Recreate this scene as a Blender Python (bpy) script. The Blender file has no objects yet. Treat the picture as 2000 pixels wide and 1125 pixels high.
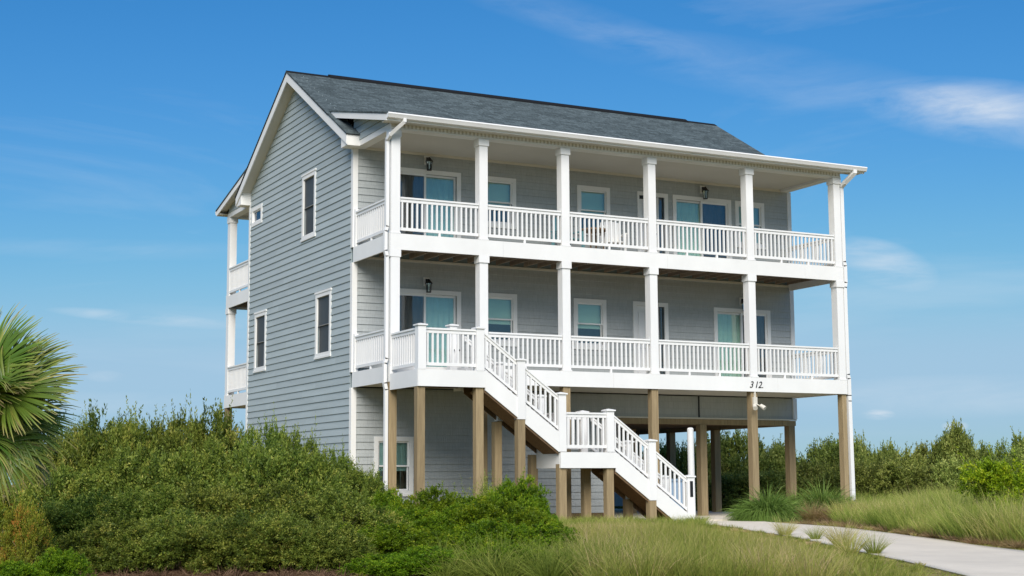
import bpy, bmesh, math, random
import numpy as np
from mathutils import Vector, Matrix
random.seed(7); RNG = np.random.default_rng(7)
scene = bpy.context.scene
COL = scene.collection

# ------------------------------------------------------------------ camera, sky, sun, exposure
CAM = np.array([-12.979, -31.380, 0.733]); YAW, PITCH, ROLL, FPX = 0.47435, 0.12916, -0.0055, 2910.0
_f = np.array([math.sin(YAW)*math.cos(PITCH), math.cos(YAW)*math.cos(PITCH), math.sin(PITCH)])
_r = np.array([math.cos(YAW), -math.sin(YAW), 0.0]); _u = np.cross(_r, _f)
_r2 = math.cos(ROLL)*_r + math.sin(ROLL)*_u; _u2 = np.cross(_r2, _f)
cam_data = bpy.data.cameras.new('camera'); cam = bpy.data.objects.new('camera', cam_data); COL.objects.link(cam)
M = Matrix([[_r2[0], _u2[0], -_f[0], CAM[0]], [_r2[1], _u2[1], -_f[1], CAM[1]], [_r2[2], _u2[2], -_f[2], CAM[2]], [0, 0, 0, 1]])
cam.matrix_world = M
cam_data.sensor_width = 36; cam_data.lens = 36*FPX/2000; cam_data.clip_start = 0.5; cam_data.clip_end = 6000
scene.camera = cam

SUN_DIR = Vector((-0.38, -0.66, 0.58)).normalized()
SUN_EL = math.asin(SUN_DIR.z); SUN_AZ = math.atan2(SUN_DIR.x, SUN_DIR.y)
world = bpy.data.worlds.new('World'); scene.world = world; world.use_nodes = True
nt = world.node_tree; nt.nodes.clear()
def wn(t, **k):
    n = nt.nodes.new(t)
    for a, b in k.items(): setattr(n, a, b)
    return n
out = wn('ShaderNodeOutputWorld'); bg = wn('ShaderNodeBackground'); bg.inputs[1].default_value = 0.10
sky = wn('ShaderNodeTexSky', sky_type='NISHITA', sun_disc=False, sun_elevation=SUN_EL, sun_rotation=SUN_AZ, air_density=1.25, dust_density=0.15, ozone_density=3.2)
tc = wn('ShaderNodeTexCoord')
mp = wn('ShaderNodeMapping'); mp.inputs['Rotation'].default_value = (0.22, 0.06, 0.5); mp.inputs['Scale'].default_value = (1.3, 2.6, 9.0)
cn = wn('ShaderNodeTexNoise'); cn.inputs['Scale'].default_value = 1.25; cn.inputs['Detail'].default_value = 7; cn.inputs['Roughness'].default_value = 0.58; cn.inputs['Distortion'].default_value = 0.7
cr = wn('ShaderNodeValToRGB'); cr.color_ramp.elements[0].position = 0.50; cr.color_ramp.elements[0].color = (0, 0, 0, 1); cr.color_ramp.elements[1].position = 0.86; cr.color_ramp.elements[1].color = (1, 1, 1, 1)
L = nt.links.new
L(tc.outputs['Generated'], mp.inputs[0]); L(mp.outputs[0], cn.inputs['Vector']); L(cn.outputs['Fac'], cr.inputs[0])
# a few brighter cirrus tufts at fixed places on the sky
def tuft(prev, u, v, su, sv, amt, ns, tilt=0.0):
    d = _f*FPX + _r2*(u-1000) - _u2*(v-562.5); d = d/np.linalg.norm(d)
    a = np.cross(d, [0, 0, 1.0]); a /= np.linalg.norm(a); b = np.cross(a, d)
    a, b = a*math.cos(tilt)+b*math.sin(tilt), b*math.cos(tilt)-a*math.sin(tilt)
    def dot(vec):
        n = wn('ShaderNodeVectorMath', operation='DOT_PRODUCT'); L(tc.outputs['Generated'], n.inputs[0]); n.inputs[1].default_value = tuple(vec); return n.outputs['Value']
    def m(op, x, y):
        n = wn('ShaderNodeMath', operation=op)
        for i, q in enumerate((x, y)):
            if hasattr(q, 'links'): L(q, n.inputs[i])
            else: n.inputs[i].default_value = q
        return n.outputs[0]
    x2 = m('POWER', m('ABSOLUTE', m('MULTIPLY', dot(a), FPX/su), 0), 2.0); y2 = m('POWER', m('ABSOLUTE', m('MULTIPLY', dot(b), FPX/sv), 0), 2.0)
    rr = m('SUBTRACT', 1.0, m('ADD', x2, y2)); rr = m('MAXIMUM', rr, 0.0)
    front = m('GREATER_THAN', dot(d), 0.0)
    mm = wn('ShaderNodeMapping'); mm.inputs['Rotation'].default_value = (0.35, 0.1, 0.4); mm.inputs['Scale'].default_value = (ns, ns*1.6, ns*5)
    L(tc.outputs['Generated'], mm.inputs[0])
    nn = wn('ShaderNodeTexNoise'); nn.inputs['Scale'].default_value = 2.2; nn.inputs['Detail'].default_value = 8; nn.inputs['Roughness'].default_value = 0.62; nn.inputs['Distortion'].default_value = 0.5
    L(mm.outputs[0], nn.inputs['Vector'])
    k = m('MULTIPLY', m('MULTIPLY', rr, front), m('MAXIMUM', m('SUBTRACT', m('MULTIPLY', nn.outputs['Fac'], 2.4), 0.75), 0.0))
    return m('MINIMUM', m('ADD', prev, m('MULTIPLY', k, amt)), 1.0)
haze0 = wn('ShaderNodeMath', operation='MULTIPLY'); L(cr.outputs[0], haze0.inputs[0]); haze0.inputs[1].default_value = 0.36
fac = haze0.outputs[0]
for t in [(1945, 222, 260, 66, .62, 4, -.2), (1890, 205, 150, 40, .45, 8, -.2), (1725, 515, 110, 46, .6, 5, -.35), (290, 622, 190, 14, .6, 5, -.07), (1500, 140, 420, 60, .16, 4, -.22), (1130, 40, 300, 40, .18, 4, -.3), (250, 488, 320, 22, .13, 4, .02), (1840, 775, 320, 44, .3, 4, 0.0), (1715, 810, 34, 11, .9, 12, 0), (1865, 832, 26, 11, .9, 12, 0), (220, 790, 260, 26, .22, 4, 0.0), (205, 735, 40, 12, .25, 12, 0)]:
    fac = tuft(fac, *t)
mx = wn('ShaderNodeMix', data_type='RGBA'); mx.inputs[7].default_value = (6.9, 7.5, 8.2, 1)
# deeper, clearer blue over the whole sky: one response curve per channel, the same in every direction
sep = wn('ShaderNodeSeparateColor'); cmb = wn('ShaderNodeCombineColor'); L(sky.outputs[0], sep.inputs[0])
for ch, gam, k in (('Red', 1.88, .375), ('Green', 1.10, .455), ('Blue', 1.0, .665)):
    a_ = wn('ShaderNodeMath', operation='MULTIPLY'); a_.inputs[1].default_value = .15; p_ = wn('ShaderNodeMath', operation='POWER'); p_.inputs[1].default_value = gam; b_ = wn('ShaderNodeMath', operation='MULTIPLY'); b_.inputs[1].default_value = k/.10
    L(sep.outputs[ch], a_.inputs[0]); L(a_.outputs[0], p_.inputs[0]); L(p_.outputs[0], b_.inputs[0])
    c_ = wn('ShaderNodeMath', operation='SMOOTH_MIN'); c_.inputs[1].default_value = {'Red': 3.3, 'Green': 5.2, 'Blue': 6.9}[ch]; c_.inputs[2].default_value = 1.5; L(b_.outputs[0], c_.inputs[0]); L(c_.outputs[0], cmb.inputs[ch])
L(cmb.outputs[0], mx.inputs[6]); L(fac, mx.inputs[0])
L(mx.outputs[2], bg.inputs[0]); L(bg.outputs[0], out.inputs[0])

sun_d = bpy.data.lights.new('sun', 'SUN'); sun_d.energy = 4.35; sun_d.angle = math.radians(42); sun_d.color = (1.0, 0.93, 0.83)
sun = bpy.data.objects.new('sun', sun_d); COL.objects.link(sun); sun.rotation_euler = SUN_DIR.to_track_quat('Z', 'Y').to_euler(); sun.location = (0, -20, 40)
scene.view_settings.view_transform = 'Standard'; scene.view_settings.look = 'None'; scene.view_settings.gamma = 1; scene.view_settings.use_curve_mapping = False
scene.view_settings.exposure = 0.12
scene.cycles.transparent_max_bounces = 12

# ------------------------------------------------------------------ materials
def mat(name, col, rough=0.7, spec=0.3, noise=None, bump=None, extra=None, metallic=0):
    """noise=(scale, amount[, stretch xyz]); bump=(scale, strength)"""
    m = bpy.data.materials.new(name); m.use_nodes = True; t = m.node_tree; b = t.nodes['Principled BSDF']
    b.inputs['Roughness'].default_value = rough; b.inputs['Specular IOR Level'].default_value = spec; b.inputs['Metallic'].default_value = metallic
    b.inputs['Base Color'].default_value = (*col, 1)
    geo = t.nodes.new('ShaderNodeNewGeometry')
    if noise:
        sc_, am = noise[:2]; st = noise[2] if len(noise) > 2 else (1, 1, 1)
        mpn = t.nodes.new('ShaderNodeMapping'); mpn.inputs['Scale'].default_value = st; t.links.new(geo.outputs['Position'], mpn.inputs[0])
        n = t.nodes.new('ShaderNodeTexNoise'); n.inputs['Scale'].default_value = sc_; n.inputs['Detail'].default_value = 6; n.inputs['Roughness'].default_value = .6
        t.links.new(mpn.outputs[0], n.inputs['Vector'])
        r = t.nodes.new('ShaderNodeValToRGB'); r.color_ramp.elements[0].position = .3; r.color_ramp.elements[1].position = .7
        r.color_ramp.elements[0].color = (*[c*(1-am) for c in col], 1); r.color_ramp.elements[1].color = (*[min(1, c*(1+am)) for c in col], 1)
        t.links.new(n.outputs['Fac'], r.inputs[0]); t.links.new(r.outputs[0], b.inputs['Base Color'])
        if name == 'grey_blue_siding':
            oi = t.nodes.new('ShaderNodeObjectInfo'); hv = t.nodes.new('ShaderNodeHueSaturation'); mr = t.nodes.new('ShaderNodeMapRange'); mr.inputs[3].default_value = .955; mr.inputs[4].default_value = 1.045
            t.links.new(oi.outputs['Random'], mr.inputs[0]); t.links.new(mr.outputs[0], hv.inputs['Value']); t.links.new(r.outputs[0], hv.inputs['Color']); t.links.new(hv.outputs[0], b.inputs['Base Color'])
    if bump:
        n2 = t.nodes.new('ShaderNodeTexNoise'); n2.inputs['Scale'].default_value = bump[0]; n2.inputs['Detail'].default_value = 5
        t.links.new(geo.outputs['Position'], n2.inputs['Vector'])
        bp = t.nodes.new('ShaderNodeBump'); bp.inputs['Strength'].default_value = bump[1]; bp.inputs['Distance'].default_value = .02
        t.links.new(n2.outputs['Fac'], bp.inputs['Height']); t.links.new(bp.outputs[0], b.inputs['Normal'])
    return m

WHITE = mat('white_vinyl', (.80, .80, .79), .45, .4, noise=(1.3, .045, (1, 1, .35)))
WHITE2 = mat('white_trim_board', (.79, .79, .775), .55, .3, noise=(.9, .05, (1, 1, .6)))
CREAM = mat('cream_trim', (.66, .63, .55), .6, .3, noise=(1.5, .06))
SOFFIT = mat('beige_soffit', (.62, .60, .545), .75, .2, noise=(.7, .05))
SIDING = mat('grey_blue_siding', (.375, .432, .445), .62, .25, noise=(2.2, .06, (1, .35, 3)), bump=(60, .15))
CORE = mat('wall_core_grey', (.25, .31, .33), .8, .2)
DARKCORE = mat('interior_plaster', (.18, .18, .175), .9, .1)
BLACK = mat('black_metal', (.012, .012, .013), .4, .5)
CONC = mat('pale_concrete', (.69, .625, .52), .9, .2, noise=(1.1, .09), bump=(40, .3))
BLINDG = mat('green_blind', (.72, .81, .72), .8, .1, noise=(.8, .08, (1, 1, 5)))
BLINDB = mat('blue_blind', (.54, .68, .72), .8, .1, noise=(.8, .08, (1, 1, 5)))
SCREENM = mat('insect_screen', (.055, .065, .072), .55, .25, noise=(.7, .25))
DARKBL = mat('dark_screen', (.24, .245, .24), .7, .2, noise=(1.5, .2))

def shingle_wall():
    m = mat('shingle_siding_lightened', (.315, .365, .385), .68, .22); t = m.node_tree; b = t.nodes['Principled BSDF']
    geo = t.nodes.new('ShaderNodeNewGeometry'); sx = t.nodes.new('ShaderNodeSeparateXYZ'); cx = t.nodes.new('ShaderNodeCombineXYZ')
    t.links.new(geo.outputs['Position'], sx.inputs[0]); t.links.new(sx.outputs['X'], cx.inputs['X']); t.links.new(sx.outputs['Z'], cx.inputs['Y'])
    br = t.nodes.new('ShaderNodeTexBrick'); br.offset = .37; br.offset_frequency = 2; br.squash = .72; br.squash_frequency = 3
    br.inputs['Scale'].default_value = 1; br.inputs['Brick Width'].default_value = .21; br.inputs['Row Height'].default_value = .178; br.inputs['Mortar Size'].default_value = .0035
    br.inputs['Color1'].default_value = (.49, .52, .52, 1); br.inputs['Color2'].default_value = (.46, .49, .49, 1); br.inputs['Mortar'].default_value = (.39, .415, .415, 1)  # gable paint lightened: fill light for the shaded porch put into the colour
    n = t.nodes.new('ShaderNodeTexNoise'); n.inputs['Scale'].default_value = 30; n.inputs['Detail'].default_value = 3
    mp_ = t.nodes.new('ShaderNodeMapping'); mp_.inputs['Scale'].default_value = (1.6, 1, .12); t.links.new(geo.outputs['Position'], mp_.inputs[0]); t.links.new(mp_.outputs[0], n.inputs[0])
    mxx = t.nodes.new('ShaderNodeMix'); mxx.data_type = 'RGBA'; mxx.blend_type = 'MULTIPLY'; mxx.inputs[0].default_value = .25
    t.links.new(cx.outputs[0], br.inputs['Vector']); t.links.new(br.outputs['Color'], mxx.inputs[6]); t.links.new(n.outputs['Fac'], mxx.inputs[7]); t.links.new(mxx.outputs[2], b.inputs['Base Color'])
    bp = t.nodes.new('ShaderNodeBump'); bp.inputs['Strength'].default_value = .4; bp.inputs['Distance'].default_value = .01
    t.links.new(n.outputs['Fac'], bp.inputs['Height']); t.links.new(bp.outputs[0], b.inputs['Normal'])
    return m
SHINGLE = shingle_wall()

def wood(name, c1, c2):
    m = mat(name, c1, .85, .15); t = m.node_tree; b = t.nodes['Principled BSDF']
    geo = t.nodes.new('ShaderNodeTexCoord'); mp_ = t.nodes.new('ShaderNodeMapping'); mp_.inputs['Scale'].default_value = (9, 9, .6); t.links.new(geo.outputs['Object'], mp_.inputs[0])
    n = t.nodes.new('ShaderNodeTexNoise'); n.inputs['Scale'].default_value = 2.2; n.inputs['Detail'].default_value = 7; n.inputs['Roughness'].default_value = .65; n.inputs['Distortion'].default_value = .8; t.links.new(mp_.outputs[0], n.inputs[0])
    r = t.nodes.new('ShaderNodeValToRGB'); r.color_ramp.elements[0].position = .28; r.color_ramp.elements[1].position = .72
    r.color_ramp.elements[0].color = (*c2, 1); r.color_ramp.elements[1].color = (*c1, 1)
    t.links.new(n.outputs['Fac'], r.inputs[0])
    oi = t.nodes.new('ShaderNodeObjectInfo'); hv = t.nodes.new('ShaderNodeHueSaturation'); mr = t.nodes.new('ShaderNodeMapRange'); mr.inputs[3].default_value = .8; mr.inputs[4].default_value = 1.18
    t.links.new(oi.outputs['Random'], mr.inputs[0]); t.links.new(mr.outputs[0], hv.inputs['Value']); t.links.new(r.outputs[0], hv.inputs['Color']); t.links.new(hv.outputs[0], b.inputs['Base Color'])
    bp = t.nodes.new('ShaderNodeBump'); bp.inputs['Strength'].default_value = .5; bp.inputs['Distance'].default_value = .01
    t.links.new(n.outputs['Fac'], bp.inputs['Height']); t.links.new(bp.outputs[0], b.inputs['Normal'])
    return m
WOOD = wood('treated_timber', (.37, .285, .165), (.22, .165, .095))
DECK = mat('weathered_deck_boards', (.46, .43, .38), .8, .2, noise=(3, .12, (.3, 6, 1)))
WOODD = wood('brown_framing_timber', (.24, .155, .095), (.13, .085, .05))

JOIST = wood('grey_brown_joist_timber', (.36, .29, .22), (.24, .19, .145))
def roofing():
    m = mat('asphalt_shingles', (.1, .12, .13), .95, .1); t = m.node_tree; b = t.nodes['Principled BSDF']
    geo = t.nodes.new('ShaderNodeNewGeometry')
    mp_ = t.nodes.new('ShaderNodeMapping'); mp_.inputs['Scale'].default_value = (1, 1.15, 0); t.links.new(geo.outputs['Position'], mp_.inputs[0])
    br = t.nodes.new('ShaderNodeTexBrick'); br.offset = .5; br.inputs['Scale'].default_value = 1; br.inputs['Brick Width'].default_value = .26; br.inputs['Row Height'].default_value = .14; br.inputs['Mortar Size'].default_value = .006; br.inputs['Bias'].default_value = .0
    br.inputs['Color1'].default_value = (.108, .138, .146, 1); br.inputs['Color2'].default_value = (.062, .081, .086, 1); br.inputs['Mortar'].default_value = (.055, .07, .08, 1)
    nd = t.nodes.new('ShaderNodeTexNoise'); nd.inputs['Scale'].default_value = 5; nd.inputs['Detail'].default_value = 4
    n = t.nodes.new('ShaderNodeTexNoise'); n.inputs['Scale'].default_value = 16; n.inputs['Detail'].default_value = 6; n.inputs['Roughness'].default_value = .75
    t.links.new(geo.outputs['Position'], n.inputs[0]); t.links.new(mp_.outputs[0], br.inputs['Vector'])
    n3 = t.nodes.new('ShaderNodeTexNoise'); n3.inputs['Scale'].default_value = .55; n3.inputs['Detail'].default_value = 3; t.links.new(geo.outputs['Position'], n3.inputs[0])
    r = t.nodes.new('ShaderNodeValToRGB'); r.color_ramp.elements[0].position = .34; r.color_ramp.elements[1].position = .66; r.color_ramp.elements[0].color = (.55, .55, .55, 1); r.color_ramp.elements[1].color = (1.35, 1.35, 1.35, 1)
    t.links.new(n.outputs['Fac'], r.inputs[0])
    m1 = t.nodes.new('ShaderNodeMix'); m1.data_type = 'RGBA'; m1.blend_type = 'MULTIPLY'; m1.inputs[0].default_value = 1; t.links.new(br.outputs['Color'], m1.inputs[6]); t.links.new(r.outputs[0], m1.inputs[7])
    r3 = t.nodes.new('ShaderNodeValToRGB'); r3.color_ramp.elements[0].color = (.85, .85, .85, 1); r3.color_ramp.elements[1].color = (1.15, 1.15, 1.15, 1); t.links.new(n3.outputs['Fac'], r3.inputs[0])
    m2 = t.nodes.new('ShaderNodeMix'); m2.data_type = 'RGBA'; m2.blend_type = 'MULTIPLY'; m2.inputs[0].default_value = 1; t.links.new(m1.outputs[2], m2.inputs[6]); t.links.new(r3.outputs[0], m2.inputs[7])
    t.links.new(m2.outputs[2], b.inputs['Base Color'])
    bp = t.nodes.new('ShaderNodeBump'); bp.inputs['Strength'].default_value = .7; bp.inputs['Distance'].default_value = .02
    t.links.new(br.outputs['Color'], bp.inputs['Height']); t.links.new(bp.outputs[0], b.inputs['Normal'])
    return m
ROOF = roofing()
ROOFEDGE = mat('dark_roof_edge', (.014, .015, .017), .9, .1)

def glass(name, tint, refl=.12):
    m = bpy.data.materials.new(name); m.use_nodes = True; t = m.node_tree; t.nodes.clear()
    o = t.nodes.new('ShaderNodeOutputMaterial'); mx_ = t.nodes.new('ShaderNodeMixShader'); tr = t.nodes.new('ShaderNodeBsdfTransparent'); gl = t.nodes.new('ShaderNodeBsdfGlossy')
    tr.inputs[0].default_value = (*tint, 1); gl.inputs['Roughness'].default_value = .03; gl.inputs['Color'].default_value = (.95, .97, 1, 1)
    fr = t.nodes.new('ShaderNodeFresnel'); fr.inputs[0].default_value = 1.42; ad = t.nodes.new('ShaderNodeMath'); ad.operation = 'ADD'; ad.inputs[1].default_value = refl
    n = t.nodes.new('ShaderNodeTexNoise'); n.inputs['Scale'].default_value = 1.2; g = t.nodes.new('ShaderNodeNewGeometry'); t.links.new(g.outputs['Position'], n.inputs[0])
    bp = t.nodes.new('ShaderNodeBump'); bp.inputs['Strength'].default_value = .04; bp.inputs['Distance'].default_value = .05; t.links.new(n.outputs['Fac'], bp.inputs['Height']); t.links.new(bp.outputs[0], gl.inputs['Normal'])
    t.links.new(fr.outputs[0], ad.inputs[0]); t.links.new(ad.outputs[0], mx_.inputs[0]); t.links.new(tr.outputs[0], mx_.inputs[1]); t.links.new(gl.outputs[0], mx_.inputs[2]); t.links.new(mx_.outputs[0], o.inputs[0])
    return m
GLASS = glass('window_glass', (.88, .96, .92), .045)
GLASSD = glass('screened_glass', (.78, .80, .80), .03)

def leafmat(name, ramp, trans=.3, rough=.5, spec=.25):
    """ramp colours over the per-sprig 'tint' attribute (species variation: young tips, old leaves)"""
    m = bpy.data.materials.new(name); m.use_nodes = True; t = m.node_tree; t.nodes.clear()
    o = t.nodes.new('ShaderNodeOutputMaterial'); a = t.nodes.new('ShaderNodeAttribute'); a.attribute_name = 'tint'
    r = t.nodes.new('ShaderNodeValToRGB'); el = r.color_ramp.elements
    for i, (p, c) in enumerate(ramp):
        e = el[i] if i < 2 else el.new(p)
        e.position = p; e.color = (*c, 1)
    t.links.new(a.outputs['Fac'], r.inputs[0])
    oi = t.nodes.new('ShaderNodeObjectInfo'); hv = t.nodes.new('ShaderNodeHueSaturation'); mr = t.nodes.new('ShaderNodeMapRange'); mr.inputs[3].default_value = .85; mr.inputs[4].default_value = 1.15
    mh = t.nodes.new('ShaderNodeMapRange'); mh.inputs[3].default_value = .487; mh.inputs[4].default_value = .512
    t.links.new(oi.outputs['Random'], mr.inputs[0]); t.links.new(mr.outputs[0], hv.inputs['Value']); t.links.new(oi.outputs['Random'], mh.inputs[0]); t.links.new(mh.outputs[0], hv.inputs['Hue'])
    t.links.new(r.outputs[0], hv.inputs['Color'])
    b = t.nodes.new('ShaderNodeBsdfPrincipled'); b.inputs['Roughness'].default_value = rough; b.inputs['Specular IOR Level'].default_value = spec
    tl = t.nodes.new('ShaderNodeBsdfTranslucent'); ms = t.nodes.new('ShaderNodeMixShader'); ms.inputs[0].default_value = trans
    t.links.new(hv.outputs[0], b.inputs['Base Color']); t.links.new(hv.outputs[0], tl.inputs['Color']); t.links.new(b.outputs[0], ms.inputs[1]); t.links.new(tl.outputs[0], ms.inputs[2]); t.links.new(ms.outputs[0], o.inputs[0])
    return m
LEAF_OLIVE = leafmat('olive_leaves', [(0, (.05, .09, .012)), (1, (.46, .42, .10)), (.5, (.17, .23, .032)), (.8, (.33, .36, .06))])
LEAF_BRIGHT = leafmat('bright_leaves', [(0, (.05, .11, .006)), (1, (.40, .45, .025)), (.5, (.15, .26, .010)), (.8, (.27, .36, .015))], .35)
LEAF_LIME = leafmat('lime_leaves', [(0, (.08, .16, .006)), (1, (.55, .60, .03)), (.5, (.26, .42, .012))], .35)
LEAF_RUST = leafmat('rusty_leaves', [(0, (.07, .11, .015)), (1, (.62, .24, .05)), (.55, (.28, .34, .03)), (.8, (.50, .34, .05))], .3)
LEAF_FAR = leafmat('far_leaves', [(0, (.075, .11, .025)), (1, (.45, .46, .13)), (.5, (.21, .265, .05))])
GRASS = leafmat('dune_grass_blades', [(0, (.12, .18, .025)), (1, (.72, .54, .32)), (.45, (.29, .35, .065)), (.75, (.48, .44, .14))], .3, .6, .15)
GRASSB = leafmat('fountain_grass_blades', [(0, (.06, .12, .02)), (1, (.72, .76, .34)), (.5, (.25, .36, .075))], .3, .5, .2)
GRASSR = leafmat('reddish_grass_blades', [(0, (.13, .13, .035)), (1, (.50, .32, .22)), (.5, (.28, .22, .08))], .3, .6, .15)
LITTER = leafmat('brown_leaf_litter', [(0, (.05, .03, .015)), (1, (.32, .22, .13)), (.5, (.14, .09, .05))], .1, .8, .1)
PALM = leafmat('palm_leaflets', [(0, (.05, .11, .012)), (1, (.40, .33, .14)), (.5, (.125, .205, .026)), (.75, (.27, .30, .06))], .25, .4, .35)
BARK = mat('grey_brown_bark', (.16, .12, .085), .9, .1, noise=(8, .3), bump=(25, .6))

# ------------------------------------------------------------------ object helpers
YC = 6.603; YM = 2*YC; D = 2.375; SOFF = 1.0
class MB:
    def __init__(s, T=None): s.v = []; s.f = []; s.T = T
    def add(s, vs, fs):
        n = len(s.v)
        if s.T: vs = [s.T(*v) for v in vs]
        s.v += [tuple(v) for v in vs]; s.f += [tuple(i+n for i in f) for f in fs]; return s
    def box(s, x0, x1, y0, y1, z0, z1):
        return s.add([(x0, y0, z0), (x1, y0, z0), (x1, y1, z0), (x0, y1, z0), (x0, y0, z1), (x1, y0, z1), (x1, y1, z1), (x0, y1, z1)],
                     [(0, 3, 2, 1), (4, 5, 6, 7), (0, 1, 5, 4), (1, 2, 6, 5), (2, 3, 7, 6), (3, 0, 4, 7)])
    def hexa(s, vs): return s.add(vs, [(0, 3, 2, 1), (4, 5, 6, 7), (0, 1, 5, 4), (1, 2, 6, 5), (2, 3, 7, 6), (3, 0, 4, 7)])
    def prism(s, pts, a0, a1, axis='x'):
        """polygon pts in the plane normal to axis, extruded from a0 to a1 (x: pts=(y,z); y: pts=(x,z))"""
        n = len(pts)
        if axis == 'x': vs = [(a0, p, q) for p, q in pts]+[(a1, p, q) for p, q in pts]
        elif axis == 'y': vs = [(p, a0, q) for p, q in pts]+[(p, a1, q) for p, q in pts]
        else: vs = [(p, q, a0) for p, q in pts]+[(p, q, a1) for p, q in pts]
        return s.add(vs, [tuple(range(n)), tuple(range(2*n-1, n-1, -1))]+[(i, (i+1) % n, n+(i+1) % n, n+i) for i in range(n)])
    def cyl(s, p0, p1, r0, r1=None, n=10):
        r1 = r0 if r1 is None else r1; p0 = Vector(p0); p1 = Vector(p1); d = (p1-p0).normalized()
        a = d.orthogonal().normalized(); b = d.cross(a)
        vs = [p0+(a*math.cos(t)+b*math.sin(t))*r0 for t in [2*math.pi*i/n for i in range(n)]]+[p1+(a*math.cos(t)+b*math.sin(t))*r1 for t in [2*math.pi*i/n for i in range(n)]]
        return s.add([tuple(v) for v in vs], [tuple(range(n-1, -1, -1)), tuple(range(n, 2*n))]+[(i, (i+1) % n, n+(i+1) % n, n+i) for i in range(n)])
    def path(s, pts, w, h, n=4):
        """rectangular pipe through points"""
        for a, b in zip(pts[:-1], pts[1:]):
            a = Vector(a); b = Vector(b); d = (b-a).normalized(); a2 = a-d*.012; b2 = b+d*.012
            side = d.cross(Vector((0, 1, 0)));
            if side.length < .2: side = Vector((1, 0, 0))
            side.normalize(); up = d.cross(side).normalized(); vs = []
            for q in (a2, b2):
                for i, j in ((-1, -1), (1, -1), (1, 1), (-1, 1)): vs.append(tuple(q+side*i*w/2+up*j*h/2))
            s.hexa(vs)
        return s
W = {}
def link(o, parent=None, origin=(0, 0, 0)):
    COL.objects.link(o); o.parent = parent; po = W.get(parent.name, Vector()) if parent else Vector()
    W[o.name] = Vector(origin); o.location = Vector(origin)-po; return o
def obj(name, mb, m, parent=None, origin=None, kind=None, smooth=False, bevel=0):
    if origin is None: origin = W[parent.name] if parent else (0, 0, 0)
    og = Vector(origin); me = bpy.data.meshes.new(name); me.from_pydata([(a-og[0], b-og[1], c-og[2]) for a, b, c in mb.v], [], mb.f)
    bm = bmesh.new(); bm.from_mesh(me); bmesh.ops.recalc_face_normals(bm, faces=bm.faces[:])
    if bevel: bmesh.ops.bevel(bm, geom=bm.edges[:], offset=bevel, segments=1, affect='EDGES')
    bm.to_mesh(me); bm.free()
    if smooth: me.polygons.foreach_set('use_smooth', [True]*len(me.polygons))
    me.materials.append(m); o = bpy.data.objects.new(name, me); link(o, parent, og)
    if kind: o['kind'] = kind
    return o
def inst(src, parent, origin, rotz=0):
    """another object sharing the mesh of src"""
    o = src.copy(); link(o, parent, origin); o.rotation_euler = (0, 0, rotz); return o
def thing(name, label, cat, loc, group=None, rotz=0, scale=1):
    o = bpy.data.objects.new(name, None); o.empty_display_size = .3; link(o, None, loc); o.rotation_euler = (0, 0, rotz); o.scale = (scale,)*3 if not isinstance(scale, tuple) else scale
    o['label'] = label; o['category'] = cat
    if group: o['group'] = group
    return o
def tag(o, label, cat, group=None):
    o['label'] = label; o['category'] = cat
    if group: o['group'] = group
    return o
def npmesh(name, V, F, tint=None, m=None, mats=None, smooth=False):
    me = bpy.data.meshes.new(name); V = np.ascontiguousarray(V, dtype=np.float32); F = np.ascontiguousarray(F, dtype=np.int32); k = F.shape[1]
    me.vertices.add(len(V)); me.vertices.foreach_set('co', V.ravel()); me.loops.add(F.size); me.loops.foreach_set('vertex_index', F.ravel())
    me.polygons.add(len(F)); me.polygons.foreach_set('loop_start', np.arange(0, F.size, k, dtype=np.int32)); me.polygons.foreach_set('loop_total', np.full(len(F), k, dtype=np.int32))
    if tint is not None:
        at = me.attributes.new('tint', 'FLOAT', 'POINT'); at.data.foreach_set('value', np.ascontiguousarray(tint, dtype=np.float32))
    if smooth: me.polygons.foreach_set('use_smooth', np.ones(len(F), dtype=bool))
    me.update(calc_edges=True)
    if m: me.materials.append(m)
    return me

# ------------------------------------------------------------------ ground
FH = np.array([math.sin(YAW), math.cos(YAW)])
def terr(x, y):
    s = (np.asarray(x)-CAM[0])*FH[0]+(np.asarray(y)-CAM[1])*FH[1]
    t = np.clip((33-s)/17, 0, 1); t = t*t*(3-2*t)
    return -.25-.25*t+.02*np.sin(x*.9+1.3)*np.sin(y*.8)*np.clip((34-s)/4, 0, 1)
def pix(u, v):
    """point of the ground seen at photograph pixel (u, v)"""
    d = _f*FPX+_r2*(u-1000)-_u2*(v-562.5); t = 0; z = -.25
    for _ in range(30):
        t = (z-CAM[2])/d[2]; p = CAM+d*t; z = float(terr(p[0], p[1]))
    return np.array([p[0], p[1], z])
def at(u, s):
    """ground point in image column u at distance s from the camera"""
    d = _f*FPX+_r2*(u-1000)+_u2*(-(940-562.5)); k = s/FPX; p = CAM+d*k
    return np.array([p[0], p[1], float(terr(p[0], p[1]))])
def hgt(v, s, z): return (940-v)/FPX*s+CAM[2]-z

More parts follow.
